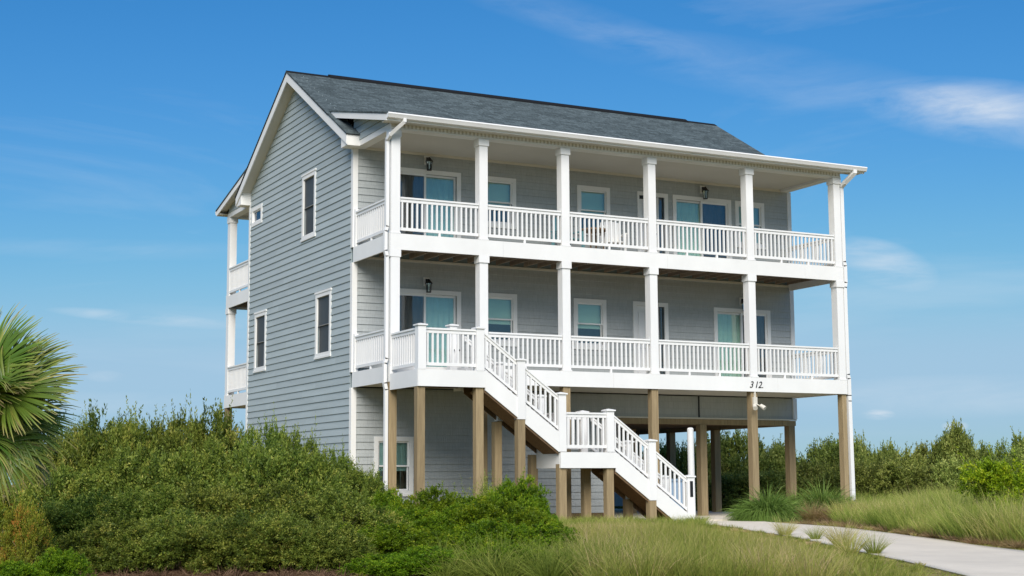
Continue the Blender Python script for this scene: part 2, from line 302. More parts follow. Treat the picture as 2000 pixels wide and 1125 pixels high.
def axis_pts(a, b, fine, far):
    core = np.arange(a, b+1e-6, fine); steps = np.array([1, 2.5, 6, 14, 32, 70, 150, 330, 700, far])
    return np.concatenate([a-steps[::-1], core, b+steps])
gx = axis_pts(-24, 40, .5, 2500); gy = axis_pts(-30, 50, .5, 2500)
GX, GY = np.meshgrid(gx, gy); GZ = terr(GX, GY); nx, ny = len(gx), len(gy)
idx = np.arange(nx*ny).reshape(ny, nx)
gF = np.stack([idx[:-1, :-1], idx[:-1, 1:], idx[1:, 1:], idx[1:, :-1]], -1).reshape(-1, 4)
def groundmat():
    m = mat('sandy_ground_with_dry_grass', (.2, .17, .1), .95, .05); t = m.node_tree; b = t.nodes['Principled BSDF']
    g = t.nodes.new('ShaderNodeNewGeometry'); n1 = t.nodes.new('ShaderNodeTexNoise'); n1.inputs['Scale'].default_value = .55; n1.inputs['Detail'].default_value = 5; t.links.new(g.outputs['Position'], n1.inputs[0])
    n2 = t.nodes.new('ShaderNodeTexNoise'); n2.inputs['Scale'].default_value = 9; n2.inputs['Detail'].default_value = 6; n2.inputs['Roughness'].default_value = .7; t.links.new(g.outputs['Position'], n2.inputs[0])
    r1 = t.nodes.new('ShaderNodeValToRGB'); e = r1.color_ramp.elements; e[0].position = .35; e[0].color = (.18, .18, .05, 1); e[1].position = .62; e[1].color = (.42, .32, .18, 1); x = e.new(.48); x.color = (.28, .235, .095, 1)
    r2 = t.nodes.new('ShaderNodeValToRGB'); e = r2.color_ramp.elements; e[0].position = .3; e[0].color = (.55, .52, .5, 1); e[1].position = .7; e[1].color = (1.2, 1.2, 1.15, 1)
    t.links.new(n1.outputs['Fac'], r1.inputs[0]); t.links.new(n2.outputs['Fac'], r2.inputs[0])
    mm = t.nodes.new('ShaderNodeMix'); mm.data_type = 'RGBA'; mm.blend_type = 'MULTIPLY'; mm.inputs[0].default_value = 1; t.links.new(r1.outputs[0], mm.inputs[6]); t.links.new(r2.outputs[0], mm.inputs[7]); t.links.new(mm.outputs[2], b.inputs['Base Color'])
    bp = t.nodes.new('ShaderNodeBump'); bp.inputs['Strength'].default_value = .8; bp.inputs['Distance'].default_value = .04; t.links.new(n2.outputs['Fac'], bp.inputs['Height']); t.links.new(bp.outputs[0], b.inputs['Normal'])
    return m
gm = npmesh('ground', np.stack([GX, GY, GZ], -1).reshape(-1, 3), gF, m=groundmat(), smooth=True)
go = bpy.data.objects.new('ground', gm); link(go); go['kind'] = 'structure'

# concrete drive: far and near edges as seen, laid on the ground
far_e = [(1400, 1008), (1440, 1013), (1500, 1021), (1600, 1028), (1740, 1043), (1900, 1066), (2000, 1078), (2300, 1122)]
near_e = [(1345, 1019), (1372, 1025), (1440, 1033), (1560, 1053), (1680, 1080), (1790, 1104), (1890, 1128), (2150, 1200)]
def resample(P, n):
    P = np.array([pix(*q) for q in P]); t = np.linspace(0, 1, len(P)); tt = np.linspace(0, 1, n)
    return np.stack([np.interp(tt, t, P[:, k]) for k in range(2)], -1)
NS = 60; A = resample(far_e, NS); B = resample(near_e, NS)
dv = []; rows = 13
for i in range(NS):
    for j in range(rows):
        q = A[i]+(B[i]-A[i])*j/(rows-1); dv.append((q[0], q[1], float(terr(q[0], q[1]))+.022))
dF = [(i*rows+j, i*rows+j+1, (i+1)*rows+j+1, (i+1)*rows+j) for i in range(NS-1) for j in range(rows-1)]
n0 = len(dv)
for i in range(NS):
    for j in (0, rows-1): x, y, z = dv[i*rows+j]; dv.append((x, y, z-.12))
for i in range(NS-1):
    for k, j in ((0, 0), (1, rows-1)): dF.append((i*rows+j, (i+1)*rows+j, n0+(i+1)*2+k, n0+i*2+k))
dm = npmesh('driveway', np.array(dv), np.array(dF), m=CONC); do = bpy.data.objects.new('driveway', dm); link(do); do['kind'] = 'structure'
mb = MB().box(7.15, 13.6, -1.2, 13.0, -.42, -.208); obj('carport_slab', mb, CONC, kind='structure')
drive_poly = np.concatenate([A, B[::-1]])
def in_drive(x, y):
    px, py = drive_poly[:, 0], drive_poly[:, 1]; qx, qy = np.roll(px, -1), np.roll(py, -1)
    x = np.asarray(x)[..., None]; y = np.asarray(y)[..., None]
    c = ((py > y) != (qy > y)) & (x < (qx-px)*(y-py)/(qy-py+1e-12)+px)
    return (c.sum(-1) % 2) == 1

# ------------------------------------------------------------------ the house
Z1B, Z1T, Z2B, Z2T, ZBM, ZGT = 3.0, 3.37, 6.05, 6.425, 8.88, 9.16
XE = 13.2; XW = 13.3; RID = 11.88; SL = .582; CW = .25
COLX = [0.0, 2.27, 4.506, 7.02, 10.044, XE-CW]
house = thing('beach_house', 'three storey grey-blue beach house on timber pilings with white double porches', 'house', (0, 0, -.25))
def HP(name, mb, m, **k): return obj(name, mb, m, house, **k)

def cut(rect, holes):
    """rect=(a0,a1,z0,z1) minus holes -> list of rects"""
    rs = [rect]
    for h in holes:
        nr = []
        for r in rs:
            a0, a1, z0, z1 = r; b0, b1, c0, c1 = h
            if b1 <= a0 or b0 >= a1 or c1 <= z0 or c0 >= z1: nr.append(r); continue
            if b0 > a0: nr.append((a0, b0, z0, z1))
            if b1 < a1: nr.append((b1, a1, z0, z1))
            m0, m1 = max(a0, b0), min(a1, b1)
            if c0 > z0: nr.append((m0, m1, z0, c0))
            if c1 < z1: nr.append((m0, m1, c1, z1))
        rs = nr
    return [r for r in rs if r[1]-r[0] > .012 and r[3]-r[2] > .012]
def TF(a, b, c): return (a, D-b, c)          # front wall: a along x, b outward, c up
def TW(a, b, c): return (-b, a, c)           # west gable wall: a along y
def board(mb, a0, a1, z0, z1, butt=.03, top=.008):
    mb.add([(a0, 0, z0), (a1, 0, z0), (a1, butt, z0), (a0, butt, z0), (a0, 0, z1), (a1, 0, z1), (a1, top, z1), (a0, top, z1)],
           [(0, 3, 2, 1), (4, 5, 6, 7), (0, 1, 5, 4), (1, 2, 6, 5), (2, 3, 7, 6), (3, 0, 4, 7)])
# openings: (a0,a1,z0,z1) of the outer trim; hole is .07 inside
TR = .11
FW = [  # style, outer rect
 ('slider_a', (.93, 2.89, Z2T, 8.53)), ('hung', (3.46, 4.47, 7.22, 8.52)), ('hung', (6.29, 7.30, 7.22, 8.52)), ('door', (8.16, 9.14, Z2T, 8.51)), ('slider_b', (9.30, 11.24, Z2T, 8.51)), ('hung2', (11.38, 12.38, 7.22, 8.51)),
 ('slider_c', (.93, 2.89, Z1T, 5.48)), ('hung', (3.48, 4.48, 4.18, 5.50)), ('hung', (6.15, 7.14, 4.18, 5.49)), ('door', (7.97, 9.08, Z1T, 5.50)), ('slider_d', (10.58, 12.49, Z1T, 5.46)),
 ('hung', (.57, 1.60, .42, 1.83))]
GW = [('dark', (5.06, 6.12, 7.13, 8.87)), ('vent', (9.62, 10.62, 8.19, 8.75)), ('dark', (3.82, 4.96, 3.90, 5.56)), ('dark', (9.08, 10.14, 3.90, 5.57))]
inner = lambda r: (r[0]+TR-.03, r[1]-TR+.03, r[2]+(TR-.03 if r[2] not in (Z1T, Z2T) else 0), r[3]-TR+.03)
fholes = [inner(r) for _, r in FW]; gholes = [inner(r) for _, r in GW]
EXP = .178
# wall cores (real openings), then the lapped boards
core = MB(TF)
for r in cut((0.02, 7.0, -.08, Z1B), fholes)+cut((0.02, XW-.02, Z1T-.1, 9.3), fholes): core.add([(r[0], -.12, r[2]), (r[1], -.12, r[2]), (r[1], -.002, r[2]), (r[0], -.002, r[2]), (r[0], -.12, r[3]), (r[1], -.12, r[3]), (r[1], -.002, r[3]), (r[0], -.002, r[3])], [(0, 3, 2, 1), (4, 5, 6, 7), (0, 1, 5, 4), (1, 2, 6, 5), (2, 3, 7, 6), (3, 0, 4, 7)])
fwall = HP('front_wall', core, CORE)
gc = MB(TW); EAV = RID-SL*(YC-D)-.16
for r in cut((D+.12, YM-D-.02, -.08, EAV), gholes): gc.add([(r[0], -.12, r[2]), (r[1], -.12, r[2]), (r[1], -.002, r[2]), (r[0], -.002, r[2]), (r[0], -.12, r[3]), (r[1], -.12, r[3]), (r[1], -.002, r[3]), (r[0], -.002, r[3])], [(0, 3, 2, 1), (4, 5, 6, 7), (0, 1, 5, 4), (1, 2, 6, 5), (2, 3, 7, 6), (3, 0, 4, 7)])
gc.prism([(0, 0), (0, 0), (0, 0)], 0, 0) if False else None
tri = MB().prism([(D, EAV+.002), (YM-D, EAV+.002), (YC, RID-.12)], .002, .12)
n = len(gc.v); gc.v += tri.v; gc.f += [tuple(i+n for i in f) for f in tri.f]
gwall = HP('gable_wall', gc, CORE)
z = -.08; 
gh2 = gholes
while z < RID-.35:
    z1 = min(z+EXP, RID-.15); y0 = D+.10; y1 = YM-D-.10
    lim = (RID-.16-z)/SL
    if YC-lim > y0: y0 = YC-lim
    if YC+lim < y1: y1 = YC+lim
    seams = []; q_ = y0+random.uniform(.9, 3.6)
    while q_ < y1-.4: seams.append((q_-.0015, q_+.0015, z, z1)); q_ += 3.66
    for r in cut((y0, y1, z, z1), gh2+seams):
        mb = MB(TW); board(mb, r[0], r[1], r[2], r[3]); obj('siding_board', mb, SIDING, gwall)
    z += EXP
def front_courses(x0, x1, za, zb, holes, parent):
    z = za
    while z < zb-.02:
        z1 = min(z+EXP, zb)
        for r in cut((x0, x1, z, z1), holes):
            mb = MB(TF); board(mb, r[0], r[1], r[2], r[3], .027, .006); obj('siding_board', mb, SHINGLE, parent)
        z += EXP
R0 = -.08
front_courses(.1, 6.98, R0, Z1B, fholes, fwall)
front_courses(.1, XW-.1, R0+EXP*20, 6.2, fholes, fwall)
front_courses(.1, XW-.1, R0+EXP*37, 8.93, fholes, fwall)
# closed apron over the carport, with side and rear walls of the house
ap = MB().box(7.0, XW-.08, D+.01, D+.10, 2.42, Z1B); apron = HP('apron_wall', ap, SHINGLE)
mb = MB().box(XW-.12, XW, D, YM-D, 2.42, EAV).box(7.0, 7.12, D+.12, YM-D, -.3, 2.42).box(0.12, XW-.12, YM-D-.12, YM-D, -.08, EAV)
mb.prism([(D, EAV+.002), (YM-D, EAV+.002), (YC, RID-.12)], XW-.12, XW); HP('side_and_rear_wall', mb, SIDING)
HP('floor_structure', MB().box(.13, XW-.13, D+.13, YM-D-.13, 2.40, 2.9).box(.13, XW-.13, D+.13, YM-D-.13, 5.9, 6.3).box(.13, XW-.13, D+.13, YM-D-.13, 9.0, 9.1), DARKCORE)
HP('partition', MB().box(.13, XW-.13, D+.75, D+.8, 2.9, 9.0).box(1.6, 1.65, D+2, YM-D-.2, 2.9, 9).box(.13, 6.9, D+.75, D+.8, -.08, 2.4), DARKCORE)
HP('carport_soffit', MB().box(7.13, XW-.13, D+.12, YM-D-.13, 2.36, 2.395), WOODD)
HP('base_skirt', MB().box(.0, 7.0, D-.02, D+.1, -.5, -.085).box(0, .1, D+.1, YM-D, -.5, -.085), WOODD)
# trims
HP('apron_trim', MB().box(7.0, XW+.01, D-.035, D+.0, 2.385, 2.425), CREAM)
HP('carport_beam', MB().box(7.02, XW, D+.0, D+.2, 2.24, 2.38), WOOD)
HP('carport_side_beam', MB().box(XW-.22, XW-.02, D+.21, YM-D, 2.24, 2.38), WOOD)
HP('apron_joint_strip', MB().box(10.02, 10.05, D-.02, D+.008, 2.43, Z1B), BLACK)
for x0, x1, y0, y1, z0, z1 in ((-.035, .10, D-.035, D+.10, -.3, Z1B-.002), (-.035, .10, D-.035, D+.10, Z1T, Z2B-.002), (-.035, .10, D-.035, D+.10, Z2T, 9.05), (-.035, 0, YM-D-.10, YM-D+.03, -.3, 9.1), (XW-.10, XW+.03, D-.035, D, 2.43, Z1B), (XW-.10, XW+.03, D-.035, D, Z1T, 6.12), (XW-.10, XW+.03, D-.035, D, Z2T, 8.9)):
    HP('corner_board', MB().box(x0, x1, y0, y1, z0, z1), WHITE2)
HP('ceiling_trim', MB().box(.1, XW-.1, D-.05, D-.02, 8.885, 8.945), CREAM)
HP('ceiling_trim', MB().box(.1, XW-.1, D-.05, D-.02, 6.15, 6.21), CREAM)

# ---- windows and doors
def pane_box(T, a0, a1, z0, z1, b0, b1):
    m_ = MB(T); m_.box(a0, a1, b0, b1, z0, z1); return m_
def frame(T, r, w, b0, b1, bottom=True):
    a0, a1, z0, z1 = r; m_ = MB(T)
    m_.box(a0, a0+w, b0, b1, z0, z1); m_.box(a1-w, a1, b0, b1, z0, z1); m_.box(a0+w, a1-w, b0, b1, z1-w, z1)
    if bottom: m_.box(a0+w, a1-w, b0, b1, z0, z0+w)
    return m_
def window(T, style, r, parent):
    a0, a1, z0, z1 = r; fl = z0 in (Z1T, Z2T)
    if style.startswith('slider'):
        w = HP('sliding_door', frame(T, (a0, a1, z0, z1), TR, 0, .045, bottom=False), WHITE2)
        ia0, ia1, iz0, iz1 = a0+TR, a1-TR, z0+.03, z1-TR
        c = (ia0+ia1)/2
        obj('door_track', MB(T).box(ia0, ia1, -.06, .02, z0, z0+.03), WHITE, w)
        L_, R_ = (ia0, c+.03, iz0, iz1), (c-.03, ia1, iz0, iz1)
        blind_right = style in ('slider_a', 'slider_c')
        for side, q in ((0, L_), (1, R_)):
            db = -.03 if (side == 0) == blind_right else -.075
            obj('door_sash', frame(T, q, .055, db, db+.035), WHITE, w)
            bl = (side == 1) == blind_right
            obj('pane', pane_box(T, q[0]+.055, q[1]-.055, q[2]+.055, q[3]-.055, db+.012, db+.018), GLASS if bl else GLASSD, w)
            bm2 = MB(T); npl = 11; xs_ = [q[0]+.03+(q[1]-q[0]-.06)*i/npl for i in range(npl+1)]
            for i in range(npl):
                c0, c1 = (-.10, -.14) if i % 2 else (-.14, -.10)
                bm2.hexa([(xs_[i], c0-.006, q[2]+.03), (xs_[i+1], c1-.006, q[2]+.03), (xs_[i+1], c1, q[2]+.03), (xs_[i], c0, q[2]+.03), (xs_[i], c0-.006, q[3]-.03), (xs_[i+1], c1-.006, q[3]-.03), (xs_[i+1], c1, q[3]-.03), (xs_[i], c0, q[3]-.03)])
            obj('blind', bm2, (BLINDB if blind_right else BLINDG) if bl else DARKBL, w)
        return w
    if style == 'door':
        w = HP('entry_door', frame(T, r, TR, 0, .045, bottom=False), WHITE2)
        ia0, ia1, iz0, iz1 = a0+TR, a1-TR, z0, z1-TR; s = ia1-.17
        dp = MB(T); dp.box(ia0, s-.04, -.06, -.03, iz0, iz1)
        o = obj('door_leaf', dp, WHITE, w)
        pm = MB(T)
        for c0, c1 in ((iz0+.2, iz0+.9), (iz0+1.02, iz1-.15)):
            for d0, d1 in ((ia0+.09, (ia0+s-.04)/2-.03), ((ia0+s-.04)/2+.03, s-.13)):
                f_ = frame(T, (d0, d1, c0, c1), .022, -.03, -.012); n_ = len(pm.v); pm.v += f_.v; pm.f += [tuple(i+n_ for i in q) for q in f_.f]
        obj('door_panel_moulding', pm, WHITE, w)
        obj('mullion', MB(T).box(s-.04, s, -.06, .0, iz0, iz1), WHITE, w)
        obj('pane', pane_box(T, s, ia1, iz0+.1, iz1, -.04, -.034), GLASSD, w); obj('blind', pane_box(T, s, ia1, iz0, iz1, -.10, -.09), DARKBL, w)
        obj('door_knob', MB(T).cyl((s-.10, -.03, iz0+.95), (s-.10, .03, iz0+.95), .03), BLACK, w)
        return w
    tr = frame(T, r, TR, 0, .04); tr.box(a0-.03, a1+.03, .0, .055, z0-.03, z0+.025) if style != 'vent' else None
    if style == 'dark': tr.box(a0-.03, a1+.03, 0, .055, z1-.01, z1+.04)
    w = HP('window' if style != 'vent' else 'gable_vent_window', tr, WHITE2)
    q = (a0+TR, a1-TR, z0+TR, z1-TR); mid = (q[2]+q[3])/2
    if style == 'vent':
        sl = MB(T)
        obj('pane', pane_box(T, q[0], q[1], q[2], q[3], -.03, -.024), GLASS, w); obj('blind', pane_box(T, q[0], q[1], q[2], q[3], -.10, -.09), SIDING, w)
        obj('sash', frame(T, q, .035, -.05, .01), WHITE, w); return w
    for k, s_ in enumerate(((q[0], q[1], mid-.02, q[3]), (q[0], q[1], q[2], mid+.02))):
        db = -.03 if k == 0 else -.06
        obj('sash', frame(T, s_, .038, db, db+.03), WHITE if style != 'dark' else BLACK if False else WHITE, w) if style != 'dark' else obj('sash', frame(T, s_, .018, db, db+.03), DARKBL, w)
        i = .038 if style != 'dark' else .018
        obj('pane', pane_box(T, s_[0]+i, s_[1]-i, s_[2]+i, s_[3]-i, db+.01, db+.016), SCREENM if style == 'dark' else GLASS, w)
    drop = q[2] if style in ('hung2',) else mid-.12
    if style == 'dark': obj('screen', pane_box(T, q[0], q[1], q[2], q[3], -.11, -.10), DARKBL, w)
    else:
        obj('blind', pane_box(T, q[0], q[1], drop, q[3], -.11, -.10), BLINDB if style == 'hung2' or z0 < 1 else BLINDG, w)
    return w
for st, r in FW: window(TF, st, r, fwall)
for st, r in GW: window(TW, st, r, gwall)

# ---- wall lanterns
def lantern(x, z):
    b = HP('wall_lantern', MB(TF).box(x-.075, x+.075, .018, .045, z-.06, z+.16), WHITE2)
    a = MB(TF).box(x-.03, x+.03, .045, .07, z-.02, z+.12); a.cyl((x, .07, z+.08), (x, .17, z+.10), .015); a.cyl((x, .17, z+.0), (x, .17, z+.10), .10, .02, 8); a.cyl((x, .17, z-.01), (x, .17, z+.0), .105, .10, 8)
    a.cyl((x, .17, z-.235), (x, .17, z-.215), .065, .065, 8)
    for k in range(4):
        t = math.pi/4+k*math.pi/2; a.cyl((x+.075*math.cos(t), .17+.075*math.sin(t), z-.01), (x+.058*math.cos(t), .17+.058*math.sin(t), z-.22), .008, .008, 4)
    obj('lantern_cage', a, BLACK, b)
    obj('lantern_glass', MB(TF).cyl((x, .17, z-.21), (x, .17, z-.012), .048, .062, 8), GLASS, b)
for x, z in ((1.95, 8.72), (10.29, 8.68), (1.94, 5.63), (11.53, 5.62)): lantern(x, z)
HP('door_plaque', MB(TF).box(8.22, 8.34, .045, .055, 8.30, 8.40), BLACK)

# ---- railings
BAL = None; NB = 0
def baluster(parent, x, y, z, h):
    global BAL, NB
    key = round(h, 3)
    if BAL is None: BAL = {}
    NB += 1
    if key not in BAL:
        BAL[key] = obj('baluster', MB().box(-.02, .02, -.02, .02, 0, h), WHITE, parent, origin=(0, 0, 0)); o = BAL[key]; W[o.name] = Vector((x, y, z)); o.location = Vector((x, y, z))-W[parent.name]; return o
    return inst(BAL[key], parent, (x, y, z))
def rail_run(par, p0, p1, zf, top=.87, slope=0.0, sp=.128, support=True):
    """straight railing from p0 to p1 (xy); zf floor level at p0, slope dz per metre"""
    p0 = Vector(p0); p1 = Vector(p1); d = p1-p0; Ln = d.length; d.normalize(); nrm = Vector((-d.y, d.x))
    def bar(mb, w, za, zb, ext=0):
        vs = []
        for z in (za, zb):
            for q, t in ((p0, 0), (p1, Ln)):
                pass
        a = p0; b = p1
        A0 = [(a-nrm*w/2), (b-nrm*w/2), (b+nrm*w/2), (a+nrm*w/2)]; tt = [0, Ln, Ln, 0]
        vs = [(q.x, q.y, zf+za+slope*t) for q, t in zip(A0, tt)]+[(q.x, q.y, zf+zb+slope*t) for q, t in zip(A0, tt)]
        mb.hexa(vs)
    sups = []; m_ = MB(); bar(m_, .095, top-.04, top); bar(m_, .05, top-.115, top-.04); mb2 = MB(); bar(mb2, .05, .085, .155)
    if support and slope == 0 and Ln > 1.6:
        nsup = 1 if Ln < 2.6 else 2
        for k in range(nsup):
            c = p0+d*Ln*(k+1)/(nsup+1); sups.append(c)
    r = obj('railing', m_, WHITE, par); obj('bottom_rail', mb2, WHITE, r)
    for c in sups: obj('support_block', MB().box(c.x-.025, c.x+.025, c.y-.025, c.y+.025, zf, zf+.085), WHITE, r)
    n_ = max(2, round(Ln/sp)); 
    for i in range(n_-0):
        t = (i+.5)*Ln/n_; c = p0+d*t; z_ = zf+slope*t
        baluster(r, c.x, c.y, z_+.15, top-.26)
    return r

# ---- porches
def porch(m):
    T = (lambda x, y, z: (x, YM-y, z)) if m else None
    Y = (lambda y: YM-y) if m else (lambda y: y)
    B = lambda: MB(T)
    # rim bands, in boards with narrow joints
    for zb, zt, js in ((Z1B, Z1T, (5.92, 10.9)), (Z2B, Z2T, (2.9, 7.55, 11.9))):
        xs = [0.0]+([j for j in js] if not m else [])+[XE]
        for a, b in zip(xs[:-1], xs[1:]): HP('porch_band', B().box(a+(.003 if a else 0), b-.001, -.004, .036, zb, zt), WHITE2)
        for x0 in (0.0, XE-.04): HP('porch_band', B().box(x0-(.004 if x0 == 0 else -.004), x0+.036+(.004 if x0 else 0), .037, D+.0 if x0 == 0 else D-.04, zb, zt), WHITE2)
        HP('porch_deck', B().box(.04, XE-.04, .04, D-.002, zt-.04, zt-.02), DECK); HP('deck_underside', B().box(.04, XE-.04, .04, D-.002, zt-.055, zt-.041), WOODD)
        if zb == Z2B:
            for i in range(33):
                x = .25+i*.4; x = min(x, XE-.1)
                HP('floor_joist', B().box(x-.02, x+.02, .14, D-.12, zt-.215, zt-.057), JOIST)
            HP('rim_beam', B().box(.05, XE-.05, .05, .13, zt-.30, zt-.057), JOIST)
            if not m:
                for k in range(22):
                    x0 = .3+k*.6; HP('joist_blocking', B().box(.27+.4*k, .63+.4*k, 1.1+.04*(k % 3), 1.14+.04*(k % 3), zt-.21, zt-.06), JOIST)
        else: HP('under_porch_panel', B().box(.04, XE-.04, .04, D-.002, zb+.03, zb+.05), SOFFIT)
    # columns
    for i, x in enumerate(COLX):
        for zb, zt in ((Z1T, Z2B), (Z2T, ZBM)):
            c = B().box(x+.015, x+CW-.015, .015 if i else .0, CW-.0, zb, zt-.002); o = HP('porch_column', c, WHITE)
            obj('column_cap', B().box(x-.01, x+CW+.01, -.012, CW+.02, zt-.17, zt-.003), WHITE, o)
            obj('column_foot', B().box(x-.002, x+CW+.002, -.008, CW+.01, zb, zb+.03), WHITE, o)
        HP('timber_piling', B().box(x+(.0 if i == 0 else .10 if i == 5 else .03), x+(.19 if i == 0 else .24 if i == 5 else .22), .045, .235, -.6, Z1B+.02), WOOD, origin=(x+.1, Y(.1), 0))
    # top beam, frieze with vents, ceiling
    HP('porch_beam', B().box(0, XE, .0, CW, ZBM, 9.02), WHITE2)
    dn = B(); k = .15
    while k < XE-.1:
        dn.box(k, k+.05, -.022, -.001, ZBM+.045, 9.0); k += .1
    dn.box(0, XE, -.02, -.001, ZBM+.005, ZBM+.04)
    HP('dentil_trim', dn, WHITE2); HP('frieze_backing', B().box(0.01, XE-.01, -.0009, .0, ZBM+.045, 9.0), SOFFIT)
    HP('porch_ceiling', B().box(.26, XE-.26, CW+.001, D-.001, 8.945, 8.965), SOFFIT)
    for x0 in (0.0, XE-CW): HP('side_beam', B().box(x0, x0+CW, CW+.001, D-.04, ZBM, 9.02), WHITE2)
    # roof: shingle layer, fascia, soffit
    zt = lambda y: 9.17+(y+.36)*.236
    y0, y1 = -.36, 3.42; xl, xr = -.26, XE+.56
    HP('porch_roof', B().prism([(y0-.02, zt(y0)-.035), (y0-.02, zt(y0)), (y1, zt(y1)), (y1, zt(y1)-.035)], xl-.02, xr+.02), ROOF)
    for xa in (xl, xr-.03): HP('rake_board', B().prism([(y0+.03, zt(y0)-.19), (y0+.03, zt(y0)-.037), (y1-.1, zt(y1-.1)-.037), (y1-.1, zt(y1-.1)-.19)], xa, xa+.03), WHITE2)
    HP('porch_rake_soffit', B().prism([(y0+.05, zt(y0)-.12), (y0+.05, zt(y0)-.10), (D-.45, zt(D-.45)-.10), (D-.45, zt(D-.45)-.12)], xl+.031, -.001), SOFFIT); HP('porch_rake_soffit', B().prism([(y0+.05, zt(y0)-.12), (y0+.05, zt(y0)-.10), (D-.1, zt(D-.1)-.10), (D-.1, zt(D-.1)-.12)], XE+.001, xr-.031), SOFFIT)
    HP('eave_soffit', B().box(xl+.03, xr-.03, y0+.05, -.001, 9.0, 9.018), SOFFIT)
    g = B().prism([(y0-.1, zt(y0)-.02), (y0-.12, zt(y0)-.05), (y0-.10, zt(y0)-.085), (y0-.075, zt(y0)-.135), (y0+.02, zt(y0)-.15), (y0+.02, zt(y0)-.04), (y0-.085, zt(y0)-.04), (y0-.085, zt(y0)-.02)], xl, xr)
    HP('gutter', g, WHITE)
    HP('fascia', B().box(xl+.03, xr-.03, y0+.021, y0+.05, 8.985, zt(y0)-.037), WHITE2)
    # side infill siding between beam and rake
    for x0, x1 in ((-.001, .1), (XE-.1, XE+.001)):
        s = B().prism([(.1, 9.03), (D+.02, 9.03), (D+.02, zt(D)-.13), (.1, zt(.1)-.13 if zt(.1)-.13 > 9.031 else 9.035)], x0+.012, x1-.012); w = HP('porch_gable_infill', s, CORE)
        if x0 < 0:
            zz = 9.025
            while zz < 9.62:
                ya = max(.15, (zz+.14-9.17)/.236-.36)
                bb = B()
                bb.add([(x0+.012, ya, zz), (x0-.014, ya, zz), (x0-.014, D+.02, zz), (x0+.012, D+.02, zz), (x0+.012, ya+.02, zz+EXP-.01), (x0+.004, ya+.02, zz+EXP-.01), (x0+.004, D+.02, zz+EXP-.01), (x0+.012, D+.02, zz+EXP-.01)], [(0, 3, 2, 1), (4, 5, 6, 7), (0, 1, 5, 4), (1, 2, 6, 5), (2, 3, 7, 6), (3, 0, 4, 7)])
                obj('siding_board', bb, SIDING, w); zz += EXP
    # railings
    def R(p0, p1, zf, **k): rail_run(house, (p0[0], Y(p0[1])), (p1[0], Y(p1[1])), zf, **k)
    for zf in (Z2T, Z1T):
        if not m:
            for i in range(5):
                if zf == Z1T and i == 0: continue
                R((COLX[i]+CW, .07), (COLX[i+1], .07), zf)
        R((.05, CW), (.05, D-.04), zf)
        if not m: R((XE-.05, CW), (XE-.05, D-.04), zf)
        HP('half_post', B().box(.0, .1, D-.14, D-.037, zf, zf+.93), WHITE)
porch(False); porch(True)
# upper right of the rear: plain solid side for the far porch is not seen

# ---- main roof
def rf(y): return RID-SL*abs(y-YC)
ye0 = 2.0; ye1 = YM-2.0; xl, xr = -.35, 13.72
def slab(a, b, up, dn_): return [(a, rf(a)-dn_), (a, rf(a)-up), (b, rf(b)-up), (b, rf(b)-dn_)]
HP('roof', MB().prism([(ye0-.03, rf(ye0-.03)-.03), (ye0-.03, rf(ye0-.03)), (3.299, rf(3.299)), (3.299, rf(3.299)-.033)], xl-.02, .0), ROOF)
HP('roof', MB().prism([(3.3, rf(3.3)-.033), (3.3, rf(3.3)), (YC, RID), (ye1+.03, rf(ye1+.03)), (ye1+.03, rf(ye1+.03)-.03), (YC, RID-.035)], xl-.02, xr+.02), ROOF)
HP('roof_edge', MB().prism([(ye0-.03, rf(ye0)-.062), (ye0-.03, rf(ye0)-.052), (3.299, rf(3.299)-.037), (3.299, rf(3.299)-.047)], xl-.018, .0), ROOFEDGE)
HP('roof_edge', MB().prism([(3.3, rf(3.3)-.062), (3.3, rf(3.3)-.04), (YC, RID-.037), (ye1+.03, rf(ye1)-.052), (ye1+.03, rf(ye1)-.062), (YC, RID-.047)], xl-.018, xr+.018), ROOFEDGE)
for xa in (xl, xr-.03):
    y_ = ye0 if xa < 5 else 3.0
    HP('rake_board', MB().prism([(y_, rf(y_)-.30), (y_, rf(y_)-.065), (YC, RID-.052), (YC, RID-.30)], xa, xa+.03), WHITE2)
    HP('rake_board', MB().prism([(YC+.001, RID-.30), (YC+.001, RID-.052), (ye1, rf(ye1)-.065), (ye1, rf(ye1)-.30)], xa, xa+.03), WHITE2)
for a, b in ((xl+.031, -.001), (XW+.001, xr-.031)):
    HP('rake_soffit', MB().prism(slab(ye0+(.25 if a < 5 else 1.35), YC, .20, .22), a, b), SOFFIT); HP('rake_soffit', MB().prism(slab(YC+.001, ye1-.25, .20, .22), a, b), SOFFIT)
    for s in ((1, -1) if a < 5 else (-1,)):
        yy = lambda y: y if s == 1 else YM-y
        pts = [(yy(ye0+.003), rf(ye0)-.32), (yy(ye0+.003), rf(ye0)-.06), (yy(D+.06), rf(D+.06)-.2), (yy(D+.06), rf(ye0)-.32)]
        HP('eave_return', MB().prism(pts, a, b+.001 if b < 5 else b), WHITE2)
HP('ridge_vent', MB().prism([(YC-.17, rf(YC-.17)+.002), (YC-.16, rf(YC-.16)+.045), (YC, RID+.05), (YC+.16, rf(YC+.16)+.045), (YC+.17, rf(YC+.17)+.002), (YC, RID+.001)], .85, 12.65), ROOFEDGE)
HP('ridge_cap', MB().prism([(YC-.14, rf(YC-.14)+.001), (YC-.14, rf(YC-.14)+.012), (YC, RID+.012), (YC+.14, rf(YC+.14)+.012), (YC+.14, rf(YC+.14)+.001), (YC, RID+.001)], xl-.021, .84), ROOFEDGE)
HP('ridge_cap', MB().prism([(YC-.14, rf(YC-.14)+.001), (YC-.14, rf(YC-.14)+.012), (YC, RID+.012), (YC+.14, rf(YC+.14)+.012), (YC+.14, rf(YC+.14)+.001), (YC, RID+.001)], 12.66, xr+.021), ROOFEDGE)

